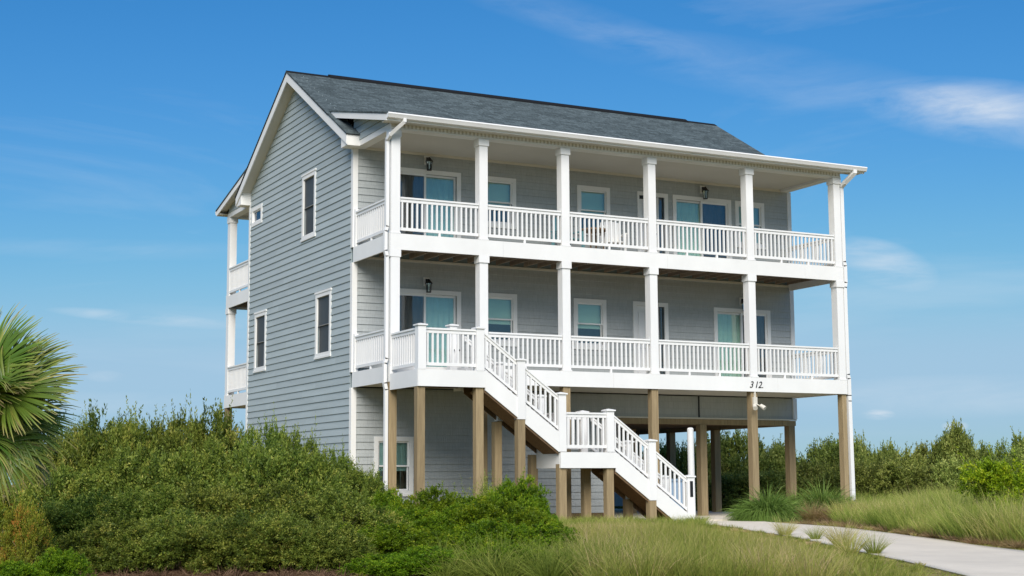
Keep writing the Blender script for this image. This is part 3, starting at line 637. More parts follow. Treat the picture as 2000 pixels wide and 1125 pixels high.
# ---- downspouts
def spout(pts, name='downspout', w=.075):
    return HP(name, MB().path(pts, w, .095), WHITE)
xa = -.055
spout([(.16, -.40, 9.03), (.16, -.40, 8.97), (xa, -.10, 8.72), (xa, .10, 8.62), (xa, .10, Z2T+.16), (xa-.035, .10, Z2T+.05), (xa-.035, .10, Z2B-.03), (xa, .10, Z2B-.16), (xa, .10, Z1T+.16), (xa-.035, .10, Z1T+.05), (xa-.035, .10, Z1B-.03), (xa, .10, Z1B-.18), (xa, .10, -.3)])
xb = XE+.06
spout([(XE+.16, -.40, 9.03), (XE+.16, -.40, 8.96), (xb, -.12, 8.74), (xb, .06, 8.64), (xb, .06, Z2T+.16), (xb+.03, .06, Z2T+.05), (xb+.03, .06, Z2B-.03), (xb, .06, Z2B-.16), (xb, .06, Z1T+.16), (xb+.03, .06, Z1T+.05), (xb+.03, .06, Z1B-.03), (xb+.03, .06, Z1B-.18), (xb+.05, .06, -.3)], w=.11)
# ---- carport pilings deeper under the house
for x, y in ((10.05, D-.02), (13.05, D-.0), (7.02, D-.02), (13.05, 6.0), (13.05, 8.45), (13.05, 10.6), (10.05, 6.0), (10.05, 10.6), (7.2, 6.0), (10.05, 8.4)):
    HP('timber_piling', MB().box(x, x+.21, y-.001, y+.21, -.6, 2.238), WOOD, origin=(x, y, 0))
# ---- house number, flood light
def text(name, body, size, loc, rot, m, parent, shear=0, ext=.004):
    cu = bpy.data.curves.new(name, 'FONT'); cu.body = body; cu.size = size; cu.extrude = ext; cu.shear = shear; cu.space_character = 1.12
    tmp = bpy.data.objects.new(name+'_t', cu); COL.objects.link(tmp); bpy.context.view_layer.update()
    me = bpy.data.meshes.new_from_object(tmp.evaluated_get(bpy.context.evaluated_depsgraph_get())); bpy.data.objects.remove(tmp)
    me.materials.append(m); o = bpy.data.objects.new(name, me); link(o, parent, loc); o.rotation_euler = rot; return o
nx0 = 9.985
for ch, w_ in (('3', .155), ('1', .115), ('2', .15)):
    text('house_number', ch, .24, (nx0, -.012, 3.10), (math.radians(90), 0, 0), BLACK, house, shear=.3); nx0 += w_
HP('number_period', MB().box(nx0-.01, nx0+.015, -.014, -.005, 3.10, 3.125), BLACK)
fx = 10.17
fl = HP('flood_light', MB().box(fx-.06, fx+.06, -.01, .044, 2.66, 2.86).box(fx-.02, fx+.02, .0, .04, 2.86, 3.0), CREAM)
for s in (-1, 1):
    b_ = MB().cyl((fx, -.03, 2.68), (fx+s*.10, -.10, 2.62), .016).cyl((fx+s*.10, -.09, 2.64), (fx+s*.15, -.2, 2.56), .05, .062, 12)
    obj('lamp_head', b_, CREAM, fl, smooth=False)

# ------------------------------------------------------------------ entry staircase
YO = -1.6; YI = -.42; SS = .73
st = thing('entry_staircase', 'white railed two flight staircase with timber posts climbing to the middle porch', 'staircase', (3.6, -1.0, -.3))
def SP(name, mb, m, **k): return obj(name, mb, m, st, **k)
# top landing: x 0..1.62, y YO..0
LT = 3.18; LB = 2.81
SP('landing_band', MB().box(0, 1.63, YO, YO+.04, LB, LT), WHITE2); SP('landing_band', MB().box(-.004, .036, YO+.041, -.006, LB, LT), WHITE2)
SP('landing_band', MB().box(1.59, 1.63, YI, -.006, LB, LT), WHITE2)
SP('landing_deck', MB().box(.04, 1.6, YO+.04, -.006, LT-.05, LT-.01), WOODD); SP('landing_boards', MB().box(.04, 1.59, YO+.04, -.006, LT-.009, LT-.001), DECK)
for y in (-1.3, -.95, -.6, -.25): SP('landing_joist', MB().box(.04, 1.6, y-.02, y+.02, LB+.06, LT-.052), WOODD)
def newel(x, y, zb, zt, w=.19):
    o = SP('newel_post', MB().box(x-w/2, x+w/2, y, y+w, zb, zt-.06), WHITE)
    c = w/2+.03
    cap = MB().box(x-c, x+c, y-.03, y+w+.03, zt-.06, zt-.03)
    cap.add([(x-c, y-.03, zt-.03), (x+c, y-.03, zt-.03), (x+c, y+w+.03, zt-.03), (x-c, y+w+.03, zt-.03), (x, y+w/2, zt)], [(0, 1, 4), (1, 2, 4), (2, 3, 4), (3, 0, 4), (3, 2, 1, 0)])
    obj('post_cap', cap, WHITE, o); return o
P1, P2, P3, P4, P5, P6, P7 = .095, 1.515, 2.53, 3.59, 4.86, 5.98, 7.05
yo = YO-.006
newel(P1, yo, LT, 4.20); newel(P2, yo, LT, 4.18); newel(P3, yo-.02, 2.12, 3.5); newel(P4, yo, 1.40, 2.76); newel(P5, yo, 1.40, 2.40); newel(P6, yo-.02, .28, 1.71); newel(P7, yo, -.35, .87)
yi = YI-.19
newel(1.36, yi+.1, LT, 4.34, .18); newel(P3, yi, 2.12, 3.5, .18); newel(P4, yi, 1.40, 2.76, .18); newel(4.79, yi+.1, 1.40, 2.41, .18); newel(P6, yi, .28, 1.71, .18); newel(P7-.05, yi, -.3, .87, .18)
SP('newel_plate', MB().box(P7-.03, P7+.05, yo-.012, yo-.001, .35, .72), BLACK)
# rails on landings
h = .097
rail_run(st, (P1+h, YO+.07), (P2-h, YO+.07), LT, top=.92)
rail_run(st, (.06, -.02), (.06, YO+.19), LT, top=.92)
rail_run(st, (P4+h, YO+.07), (P5-h, YO+.07), 1.40, top=.90)
rail_run(st, (P4-.02, YI-.19), (P4-.02, YO+.20), 1.40, top=.90)
rail_run(st, (P4+h, YI-.06), (4.79-h, YI-.06), 1.40, top=.90)
# sloping rails
def srail(x0, x1, y, z0): rail_run(st, (x0, y), (x1, y), z0, top=.86, slope=-SS, support=False, sp=.12)
zs = lambda x: 3.20-SS*(x-1.63)      # top of the upper stringer
zl = lambda x: 1.42-SS*(x-4.96)
for y in (YO+.07, YI-.12):
    srail(P2+h if y < -1 else 1.63, P3-h, y, zs(P2+h)-.02); srail(P3+h, P4-h, y, zs(P3+h)-.02)
    srail(P5+h, P6-h, y, zl(P5+h)-.02); srail(P6+h, P7-h, y, zl(P6+h)-.02)
# stringers
def stringer(x0, x1, zt_, y, w, m, dz=.45, cutz=None):
    pts = [(x0, zt_(x0)-dz), (x0, zt_(x0)), (x1, zt_(x1)), (x1, zt_(x1)-dz)]
    if cutz is not None:
        xb = x0+(zt_(x0)-dz-cutz)/SS
        if xb < x1: pts = [(x0, zt_(x0)-dz), (x0, zt_(x0)), (x1, zt_(x1)), (x1, cutz), (xb, cutz)]
    SP('stringer', MB().prism(pts, y, y+w, 'y'), m)
stringer(1.631, P4-h, zs, YO-.003, .04, WHITE2); stringer(4.99, P7-h, zl, YO-.003, .04, WHITE2, cutz=-.33)
stringer(1.631, P4-h, lambda x: zs(x)-.06, YI-.045, .045, WHITE2, dz=.36); stringer(4.99, P7-h, lambda x: zl(x)-.06, YI-.045, .045, WHITE2, dz=.36, cutz=-.33)
stringer(1.631, P4-h, lambda x: zs(x)-.1, YO+.042, .04, WOODD, dz=.40); stringer(4.99, P7-h, lambda x: zl(x)-.1, YO+.042, .04, WOODD, dz=.40, cutz=-.33)
stringer(1.631, P4-h, lambda x: zs(x)-.1, YI-.09, .04, WOODD, dz=.36); stringer(4.99, P7-h, lambda x: zl(x)-.1, YI-.09, .04, WOODD, dz=.36, cutz=-.33)
for x0, n_, z0, drop in ((1.64, 8, 2.98, .182), (5.0, 8, 1.22, .188)):
    for i in range(n_):
        a = x0+i*.243
        SP('tread', MB().box(a-.02, a+.25, YO+.085, YI-.095, z0-drop*i-.04, z0-drop*i), WOODD)
        SP('riser', MB().box(a-.018, a+.0, YO+.085, YI-.095, z0-drop*i+.001, z0-drop*i+drop-.042), WOODD)
    a1 = x0+n_*.243-.03   # boards closing the underside of the flight
    zt_ = zs if x0 < 3 else zl
    SP('soffit_board', MB().prism([(x0, zt_(x0)-.46), (x0, zt_(x0)-.43), (a1, zt_(a1)-.43), (a1, zt_(a1)-.46)], YO+.083, YI-.35, 'y'), WOODD)
# middle landing
SP('landing_band', MB().box(3.53, 5.0, YO, YO+.04, 1.03, 1.39), WHITE2); SP('landing_band', MB().box(3.525, 3.565, YO+.041, YI, 1.03, 1.39), WHITE2); SP('landing_band', MB().box(4.96, 5.0, YO+.041, YI, 1.03, 1.39), WHITE2)
SP('landing_band', MB().box(3.567, 4.958, YI-.04, YI-.001, 1.03, 1.39), WHITE2)
SP('landing_deck', MB().box(3.567, 4.958, YO+.042, YI-.042, 1.35, 1.385), WOODD)
for y in (-1.3, -1.0, -.7): SP('landing_joist', MB().box(3.568, 4.957, y-.02, y+.02, 1.10, 1.348), WOODD)
# timber posts
for x, y, zt_ in ((P1, YO+.045, LB+.1), (P2, YO+.045, LB+.1), (P3, YO-.01, 2.118), (P4+.02, YO+.045, 1.12), (P5, YO+.045, 1.12), (P6, YO-.01, .278), (2.42, YI-.24, 2.1), (3.47, YI-.02, 1.35), (4.77, YI-.24, 1.1), (5.95, YI-.2, .3)):
    SP('timber_post', MB().box(x-.092, x+.092, y, y+.17, -.8, zt_), WOOD, origin=(x, y, 0))
SP('gate_latch', MB().box(1.36+.10, 1.36+.14, yi+.05, yi+.08, 3.70, 3.74).box(1.36-.03, 1.36+.01, yi+.06, yi+.099, 3.70, 3.74), BLACK)

# white leaning pole behind the stair foot
pl = MB().cyl((8.02, -.2, -.3), (7.84, -.45, 2.0), .085, .08, 14); pl.cyl((7.84, -.45, 2.0), (7.838, -.452, 2.03), .08, .05, 14)
tag(obj('leaning_pole', pl, WHITE, None, origin=(8.02, -.2, -.3), smooth=False), 'white round pole leaning slightly behind the foot of the stairs', 'pole')
bn = thing('wheelie_bin', 'small pale blue bin under the house seen through the stair balusters', 'bin', (8.4, 1.2, -.2))
bm_ = MB(); bm_.hexa([(8.2, 1.0, -.15), (8.6, 1.0, -.15), (8.6, 1.4, -.15), (8.2, 1.4, -.15), (8.13, .93, .72), (8.67, .93, .72), (8.67, 1.47, .72), (8.13, 1.47, .72)])
obj('bin_body', bm_, mat('blue_plastic', (.28, .40, .55), .5, .4), bn); obj('lid', MB().box(8.1, 8.7, .9, 1.5, .722, .78), mat('dark_blue_plastic', (.2, .3, .42), .5, .4), bn)
for xx in (8.2, 8.6): obj('wheel', MB().cyl((xx-.03, 1.42, -.1), (xx+.03, 1.42, -.1), .09, n=14), BLACK, bn)

# ------------------------------------------------------------------ porch furniture
def chair(x, y, zf, rot, label, m):
    c = thing('porch_chair', label, 'chair', (x, y, zf), 'chairs on the upper porch', rot)
    base = Vector((x, y, zf)); o_ = Vector(base)
    def P(name, boxes):
        b_ = MB()
        for q in boxes: b_.box(q[0]+x, q[1]+x, q[2]+y, q[3]+y, q[4]+zf, q[5]+zf)
        return obj(name, b_, m, c)
    P('seat', [(-.26, .26, -.26+.09*i, -.18+.09*i, .42, .445) for i in range(6)])
    for i in range(5): P('back_slat', [(-.25+.105*i, -.17+.105*i, .26, .29, .43, 1.02+.02*min(i, 4-i))])
    P('back_rail', [(-.26, .26, .29, .32, .62, .68), (-.26, .26, .29, .32, .9, .95)])
    for sx in (-1, 1):
        P('arm', [(sx*.30-.045, sx*.30+.045, -.28, .3, .64, .665)])
        for yy in (-.25, .27): P('leg', [(sx*.28-.03, sx*.28+.03, yy-.03, yy+.03, 0, .64)])
TEAL = mat('teal_painted_wood', (.16, .36, .40), .5, .3)
chair(5.45, 1.35, Z2T-.02, .25, 'teal slatted porch chair behind the third bay of the upper railing', TEAL)
chair(6.75, 1.35, Z2T-.02, -.3, 'white slatted porch chair right of the dark table on the upper porch', WHITE)
tb = thing('porch_table', 'small dark round table between the two chairs on the upper porch', 'table', (6.1, 1.2, Z2T-.02))
obj('tabletop', MB().cyl((6.1, 1.2, Z2T+.66), (6.1, 1.2, Z2T+.70), .36, n=20), WOODD, tb); 
for k in range(4):
    t_ = math.pi/4+k*math.pi/2; obj('leg', MB().cyl((6.1+.25*math.cos(t_), 1.2+.25*math.sin(t_), Z2T+.66), (6.1+.28*math.cos(t_), 1.2+.28*math.sin(t_), Z2T-.02), .022, n=6), WOODD, tb)

# ------------------------------------------------------------------ vegetation
def unit(v): return v/(np.linalg.norm(v, axis=-1, keepdims=True)+1e-9)
def leaves(C, Dr, Ln, Wd, tint, rng):
    """diamond leaves folded on the midrib: 2 triangles each"""
    N = len(C); Dr = unit(Dr); R = unit(np.cross(Dr, unit(rng.normal(size=(N, 3))))); Nn = np.cross(R, Dr)
    L_ = Ln[:, None]; w = Wd[:, None]
    v0 = C; v1 = C+Dr*L_*.5+R*w*.5+Nn*w*.18; v2 = C+Dr*L_; v3 = C+Dr*L_*.5-R*w*.5+Nn*w*.18
    V = np.stack([v0, v1, v2, v3], 1).reshape(-1, 3); F = (np.arange(N)[:, None]*4+np.array([[0, 1, 2, 3]]))
    return V, F, np.repeat(tint, 4)
def foliage(name, seed, nspr, nl, ll, lw, m, lobes, shoots=20, tb=0.45, spread=.8, slen=(.14, .30)):
    """unit-ish shrub: lobes = (cx,cy,cz,rx,ry,rz)"""
    rng = np.random.default_rng(seed); lobes = np.array(lobes)
    area = (lobes[:, 3]*lobes[:, 4]*lobes[:, 5])**(2/3); li = rng.choice(len(lobes), nspr, p=area/area.sum()); Lb = lobes[li]
    dr = unit(rng.normal(size=(nspr, 3))); dr[:, 2] = np.where(dr[:, 2] < -.45, -dr[:, 2], dr[:, 2])
    rad = rng.random(nspr)**.33*.62+.38
    wob = 1+.16*np.sin(dr[:, 0]*5+li)*np.cos(dr[:, 1]*6+li*2)+.10*np.sin(dr[:, 2]*9+li)
    nc = max(12, nspr//24); cc = Lb[:nc, :3]+dr[:nc]*Lb[:nc, 3:]*((.55+.45*rng.random(nc)**.5)*wob[:nc])[:, None]; cr_ = rng.uniform(.10, .21, nc)
    ci = rng.integers(0, nc, nspr); od2 = unit(rng.normal(size=(nspr, 3))+np.array([0, 0, .35])); ctint = rng.normal(0, .13, nc)
    P = cc[ci]+od2*(cr_[ci]*(.35+.65*rng.random(nspr)))[:, None]; keep = P[:, 2] > .015; P = P[keep]; od2 = od2[keep]; ci = ci[keep]; n = len(P)
    cen = np.array([0, 0, .45]); od = unit(P-cen)
    sd = unit(od2*.8+od*.45+np.array([0, 0, .40])+rng.normal(size=(n, 3))*.22)
    sl = rng.uniform(*slen, n)
    clump = .5+.5*np.sin(P[:, 0]*7.1+seed)*np.sin(P[:, 1]*6.3+1.7)*np.sin(P[:, 2]*8.7+.4)
    stint = np.clip(tb+.12*(clump-.5)+ctint[ci]+rng.normal(size=n)*.13, 0, 1)
    t = (np.arange(nl)+.5)/nl
    def emit(P, sd, sl, stint, nl, t, ll=ll):
        n = len(P)
        C = P[:, None, :]+sd[:, None, :]*(sl[:, None]*t)[..., None]+rng.normal(size=(n, nl, 3))*.012
        rd = unit(rng.normal(size=(n, nl, 3))); Dv = sd[:, None, :]*.75+rd*spread
        lnn = ll*rng.uniform(.65, 1.25, (n, nl))*(1-.35*t)[None]; ti = stint[:, None]+.22*(t[None]-.5)+rng.normal(size=(n, nl))*.09
        return leaves(C.reshape(-1, 3), Dv.reshape(-1, 3), lnn.ravel(), lnn.ravel()*lw, np.clip(ti.ravel(), 0, 1), rng)
    parts = [emit(P, sd, sl, stint, nl, t)]
    if shoots:   # longer upright shoots that break the outline
        top = P[np.argsort(-(P[:, 2]+rng.random(n)*.35))[:max(shoots*14, 50)]]; top = top[rng.choice(len(top), shoots, replace=False)]
        d2 = unit(np.array([0, 0, 1.0])+rng.normal(size=(shoots, 3))*.3); n2 = 34
        parts.append(emit(top, d2, rng.uniform(.18, .42, shoots), np.full(shoots, tb+.1), n2, (np.arange(n2)+.5)/n2, ll*.85))
    V = []; F = []; T = []; k = 0
    for a, b, c in parts: V.append(a); F.append(b+k); T.append(c); k += len(a)
    return npmesh(name, np.concatenate(V), np.concatenate(F), np.concatenate(T), m)
def stems(name, seed, n, h, r, m, rad=.014):
    rng = random.Random(seed); mb = MB()
    for i in range(n):
        a = rng.uniform(0, 6.283); b0 = Vector((rng.uniform(-.25, .25)*r, rng.uniform(-.25, .25)*r, -.05)); p = b0; q = rad*rng.uniform(.7, 1.5)
        tgt = Vector((math.cos(a)*r*rng.uniform(.3, .9), math.sin(a)*r*rng.uniform(.3, .9), h*rng.uniform(.6, .95)))
        for k in range(3):
            t = (k+1)/3; c = b0.lerp(tgt, t)+Vector((rng.uniform(-.05, .05), rng.uniform(-.05, .05), h*.10*math.sin(t*3.14))); mb.cyl(p, c, q*(1-k*.28), q*(1-(k+1)*.28), 5); p = c
    me = bpy.data.meshes.new(name); me.from_pydata([tuple(v) for v in mb.v], [], mb.f); me.materials.append(m); return me
def shrub(name, label, cat, loc, sc, rot, fol, stm, group=None):
    r = thing(name, label, cat, tuple(loc), group, rot, sc)
    for nm, me in (('foliage', fol), ('stems', stm)):
        o = bpy.data.objects.new(nm, me); COL.objects.link(o); o.parent = r
    return r
rl = np.random.default_rng(5)
def mklobes(seed, n, R=1.0, H=1.0):
    g = np.random.default_rng(seed); out_ = [(0, 0, .42*H, .72*R, .72*R, .5*H)]
    for i in range(7):
        a = 6.283*i/7+g.uniform(-.3, .3); out_.append((math.cos(a)*.62*R, math.sin(a)*.62*R, g.uniform(.10, .2)*H, .36*R, .36*R, .2*H))
    for i in range(n):
        a = g.uniform(0, 6.283); q = g.uniform(.35, .75)*R; s_ = g.uniform(.28, .42); out_.append((math.cos(a)*q, math.sin(a)*q, g.uniform(.22, .72)*H, s_*R, s_*R, s_*H*.95))
    return out_
# variants: radius 1, height 1 (scaled per shrub to metres)
OL = [foliage('olive_foliage', 11+k, 3700, 15, .060, .42, LEAF_OLIVE, mklobes(20+k, 10), shoots=16, tb=.42, slen=(.07, .17)) for k in range(3)]
BR = [foliage('bright_foliage', 31+k, 3600, 14, .058, .5, LEAF_BRIGHT, mklobes(40+k, 10), shoots=5, tb=.42, slen=(.05, .12)) for k in range(2)]
LM = foliage('lime_foliage', 37, 3600, 14, .058, .5, LEAF_LIME, mklobes(47, 10), shoots=5, tb=.45, slen=(.05, .12))
RU = foliage('rusty_foliage', 51, 2000, 14, .055, .42, LEAF_RUST, mklobes(52, 10), shoots=6, tb=.5, slen=(.1, .2))
FA = [foliage('far_foliage', 61+k, 2200, 12, .085, .45, LEAF_FAR, mklobes(62+k, 10), shoots=14, tb=.42, slen=(.10, .24)) for k in range(3)]
LT_ = foliage('loose_foliage', 71, 300, 22, .055, .34, LEAF_OLIVE, mklobes(72, 7), shoots=18, tb=.6, slen=(.25, .5))
ST = [stems('shrub_stems', 81+k, 22, .8, .8, BARK) for k in range(3)]

def place(kind, u, s, vtop, R, label, group, name='shrub', cat='shrub', rot=None):
    p = at(u, s); H = hgt(vtop, s, p[2]); fol = kind if not isinstance(kind, list) else kind[random.randrange(len(kind))]
    return shrub(name, label, cat, p, (R, R, H/1.08), random.uniform(0, 6.28) if rot is None else rot, fol, ST[random.randrange(3)], group)
G1 = 'olive shrubs massed in front of the gable wall'
back = [(118, 29, 852, 1.0, 'olive shrub just right of the palm crown at the back of the left thicket'), (178, 30, 822, .95, 'olive shrub with thin upright shoots against the sky, second from the palm'), (262, 29.5, 815, 1.2, 'tall olive shrub in the middle of the skyline left of the house'),
        (345, 30, 812, 1.1, 'tall olive shrub against the sky left of the rear porch'), (430, 30, 812, 1.1, 'tall olive shrub standing in front of the lowest rear porch column'), (515, 29, 836, 1.0, 'dense olive shrub against the lower gable siding'), (570, 28.5, 850, .8, 'olive shrub peaking in front of the gable siding boards'), (640, 29.5, 885, .9, 'lower olive shrub sloping down along the gable wall')]
mid = [(135, 26.3, 905, 1.05, 'olive shrub behind the rusty bush below the palm'), (250, 26.5, 880, 1.2, 'broad olive shrub in the second rank of the left thicket'), (370, 26.2, 872, 1.2, 'broad olive shrub with bronze tips in the centre of the left thicket'), (490, 26.2, 868, 1.2, 'full rounded olive shrub at the centre of the thicket before the gable'), (600, 26.5, 893, 1.1, 'olive shrub in front of the gable corner board, mid rank'), (690, 27, 915, .75, 'feathery olive shrub at the front corner of the house beside the low window')]
front = [(180, 24, 965, 1.1, 'dark olive shrub near the ground behind the yellow-green bush'), (300, 24, 950, 1.1, 'low olive shrub with bare stems at its foot, front rank left'), (420, 23.8, 945, 1.1, 'low olive shrub in the front rank, centre of the thicket'), (540, 23.8, 945, 1.1, 'low olive shrub in the front rank right of centre'), (650, 24, 955, 1.0, 'low olive shrub where the dark thicket meets the bright bushes')]
front2 = [(235, 22.7, 1010, .8, 'lowest olive shrub at the left end of the leaf litter'), (345, 22.9, 1000, .85, 'lowest olive shrub left of centre above the leaf litter'), (455, 22.6, 1012, .8, 'lowest olive shrub in the centre above the leaf litter'), (560, 22.8, 1000, .85, 'lowest olive shrub right of centre above the leaf litter'), (645, 22.7, 1018, .7, 'lowest olive shrub next to the bright green bushes')]
for grp in (back, mid, front, front2):
    for u, s, v, R, lab in grp: place(OL, u, s-(2.3 if s < 23 else .7 if s < 25 else 0), v, R, lab, G1, 'olive_shrub')
G2 = 'bright green bushes in front of the porch'
for u, s, v, R, lab in [(765, 26.0, 962, .62, 'bright green bush below the ground floor window'), (842, 25.6, 950, .66, 'bright green bush in front of the left landing post'), (925, 26.2, 968, .7, 'bright green bush between the upper landing posts, under the loose grey-olive sprays'), (1000, 25.7, 940, .60, 'bright green bush with the highest tip, left of the middle landing posts'), (1050, 25.9, 975, .36, 'small bright green bush beside the middle landing posts'),
  (725, 24.6, 985, .7, 'bright green bush in the second row touching the dark thicket'), (812, 24.0, 992, .75, 'bright green bush in the second row under the first timber post'), (900, 24.5, 985, .7, 'bright yellow-green bush in the middle of the second row'), (985, 24.2, 978, .75, 'bright green bush in the second row before the highest one'), (1055, 24.4, 1005, .6, 'bright green bush in the second row at its right end'),
  (690, 22.9, 1032, .62, 'bright green bush in the third row at the edge of the leaf litter'), (775, 22.4, 1024, .72, 'bright green bush in the third row, left of centre'), (862, 22.8, 1040, .66, 'lower bright green bush in the middle of the third row'), (945, 22.3, 1018, .74, 'bright green bush in the third row, right of centre'), (1030, 22.6, 1030, .7, 'bright green bush in the third row sloping to the grass'), (1105, 22.9, 1052, .55, 'bright green bush at the right end of the third row beside the dune grass'),
  (735, 21.2, 1082, .5, 'low green bush at the bottom edge beside the brown leaf litter'), (822, 20.9, 1070, .6, 'low green bush at the bottom edge, second from the leaf litter'), (915, 21.1, 1084, .55, 'low green bush at the bottom edge with arching grass blades'), (1000, 20.9, 1068, .62, 'low green bush at the bottom edge, second from the right'), (1085, 21.2, 1085, .55, 'rightmost low green bush at the bottom edge'), (1150, 21.8, 1088, .4, 'smallest green bush half sunk in the dune grass')]:
    s2 = s if s > 23.5 else s-1.3 if s > 22 else s-2.0
    place(BR, u, s2, v-(4 if s2 < s else 0), R*s2/s*1.06, lab, G2, 'bright_bush', 'bush')
place(LT_, 925, 27.6, 925, .62, 'thin grey-olive shrub rising above the bright bushes', None, 'loose_shrub')
place(LT_, 760, 27.4, 945, .5, 'thin olive sprays in front of the low window sill', None, 'loose_shrub')
place(RU, 0, 18.9, 955, .60, 'rusty orange and green bush beneath the palm at the left edge', None, 'rusty_bush', 'bush')
place(RU, 60, 18.6, 985, .36, 'small rusty bush with orange leaves right below the lowest palm frond', None, 'rusty_bush', 'bush')
place(BR, 125, 18.2, 1068, .36, 'small yellow-green bush in the bottom left corner of the view', None, 'bright_bush', 'bush')
place(BR, 20, 17.8, 1090, .45, 'low green bush in the very corner under the rusty bush', None, 'bright_bush', 'bush')
# far row beyond the house
G3 = 'far olive shrubs on the skyline beyond the house'
desc = ['seen through the pilings beside the stair foot', 'behind the tall white leaning pole', 'between the two centre carport pilings', 'right of the paired carport pilings', 'left of the numbered piling', 'just right of the numbered piling', 'behind the corner carport piling', 'in the open bay before the last piling', 'directly behind the white downspout piling', 'just right of the last piling', 'second right of the last piling', 'over the reddish grass', 'in the dip of the right skyline', 'left flank of the tallest far shrub', 'tallest peak of the right skyline', 'right flank of the tallest far shrub', 'above the tall pale grass', 'behind the bright bush at the right edge', 'at the far right edge']
us = [1215, 1268, 1325, 1375, 1422, 1468, 1515, 1562, 1610, 1655, 1700, 1745, 1788, 1822, 1858, 1900, 1942, 1985, 2040]; vt = [905, 893, 880, 872, 858, 896, 880, 898, 874, 884, 866, 888, 912, 892, 858, 876, 886, 870, 862]
for i, (u, v) in enumerate(zip(us, vt)): place(FA, u, 52+2*math.sin(i*2.1), v-2, 1.12+.2*math.sin(i*1.7), 'far olive shrub '+desc[i], G3, 'far_shrub')
G4 = 'shrubs in the nearer rank right of the house'
for i, (u, v, s) in enumerate([(1440, 925, 47), (1530, 925, 46), (1590, 918, 46), (1640, 915, 45), (1700, 912, 45), (1770, 925, 44), (1840, 915, 43), (1900, 905, 42), (1965, 898, 41)]):
    place(FA, u, s, v+6*math.sin(i*2.3), 1.1, 'nearer far-side shrub '+['behind the clipped green hedge bush', 'left of the corner carport piling', 'behind the right fountain grass', 'at the foot of the last piling', 'with a bare pale branch', 'over the brown grass', 'over the driveway bend', 'behind the tall pale grass clumps', 'above the bright green bush'][i], G4, 'near_shrub')
place(BR, 1428, 49.5, 940, .95, 'dense dark green hedge bush seen under the house', None, 'hedge_bush', 'bush'); place(BR, 1510, 49.5, 943, .9, 'green hedge bush behind the fountain grass', None, 'hedge_bush', 'bush')
place(LM, 2000, 29.0, 914, 1.1, 'bright lime green bush at the right edge', None, 'bright_bush', 'bush')
place(LM, 1930, 29.6, 942, .55, 'small bright green bush left of the lime green one at the right', None, 'bright_bush', 'bush')

# grasses
def ribbons(P0, D0, Ln, Wd, droop, tint, rng, nseg=3, fold=False):
    N = len(P0); D_ = unit(D0); side = unit(np.cross(D_, unit(rng.normal(size=(N, 3))))); p = P0.copy(); rows_ = []; ts = []
    for k in range(nseg+1):
        w = Wd*(1-(k/nseg)**1.5)*.5+Wd*.04
        rows_.append(np.stack([p-side*w[:, None], p+side*w[:, None]], 1)); ts.append(np.repeat(np.clip(tint+.22*(k/nseg-.5), 0, 1)[:, None], 2, 1))
        D_ = unit(D_+np.array([0, 0, -1.0])*(droop*(k+1)/nseg)[:, None]); p = p+D_*(Ln/nseg)[:, None]
    V = np.stack(rows_, 1).reshape(-1, 3); T = np.stack(ts, 1).reshape(-1); b = (np.arange(N)*(nseg+1)*2)[:, None]
    F = np.concatenate([b+np.array([[2*k, 2*k+1, 2*k+3, 2*k+2]]) for k in range(nseg)], 0)
    return V, F, T
def tufts(name, bases, nb, Ln, Wd, droop, spread, tint, seed, m, r0=.08, nseg=3, bs=None, ts_=None):
    rng = np.random.default_rng(seed); B_ = np.repeat(bases, nb, 0); N = len(B_); a = rng.uniform(0, 6.283, N); q = rng.random(N)**.5
    off = np.stack([np.cos(a)*q, np.sin(a)*q, np.zeros(N)], 1); sc = np.repeat(rng.uniform(.7, 1.25, len(bases)) if bs is None else bs, nb)
    P0 = B_+off*(r0*sc)[:, None]; Dd = np.stack([np.cos(a)*q*spread, np.sin(a)*q*spread, np.ones(N)], 1)+rng.normal(size=(N, 3))*.12
    tt = np.clip(np.repeat(rng.normal(tint, .13, len(bases)) if ts_ is None else ts_, nb)+rng.normal(size=N)*.12, 0, 1)
    return npmesh(name, *ribbons(P0, Dd, Ln*sc*rng.uniform(.55, 1.15, N), np.full(N, Wd), droop*rng.uniform(.5, 1.4, N), tt, rng, nseg), m)
def field(n, urange, srange, seed, cond):
    rng = np.random.default_rng(seed); out_ = []
    while len(out_) < n:
        u = rng.uniform(*urange); s = rng.uniform(srange[0]**2, srange[1]**2)**.5; p = at(u, s)
        if cond(u, s, p) and not in_drive(np.array([p[0]]), np.array([p[1]]))[0]: out_.append(p)
    return np.array(out_)
def stuff(name, me):
    o = bpy.data.objects.new(name, me); link(o); o['kind'] = 'stuff'; return o
def s_of(p): return float((p[0]-CAM[0])*FH[0]+(p[1]-CAM[1])*FH[1])
def u_of(p): return 1000+FPX*float(np.dot(np.array(p)-CAM, _r2))/s_of(p)
ne_u = [q[0] for q in near_e]; ne_v = [q[1] for q in near_e]; fe_u = np.array([q[0] for q in far_e]); fe_s = [s_of(pix(*q)) for q in far_e]
fb = field(2300, (1010, 1800), (17.2, 32.5), 3, lambda u, s, p: u > 1150-(s-18)*8 and p[1] < -1.9 and (u < 1380 or random.random() < .3))
bs = []
for p in fb:   # shorter towards the stair foot and the edge of the drive
    u = u_of(p); vt_ = 1020 if u < 1310 else float(np.interp(u, ne_u, ne_v))+4; bs.append(np.clip(hgt(vt_, s_of(p), p[2])/.42, .22, 1.15)*random.uniform(.65, 1.2))
o = stuff('dune_grass', tufts('dune_grass', fb, 46, .42, .0065, .36, .55, .42, 4, GRASS, bs=np.array(bs), r0=.20, ts_=np.array([.50+.24*math.sin(p[0]*1.7+.5*p[1])*math.sin(p[1]*1.9-p[0]*.4+1)+random.gauss(0, .13) for p in fb]))); o['label'] = 'wispy green and straw dune grass in front of the stairs'; o['category'] = 'grass'
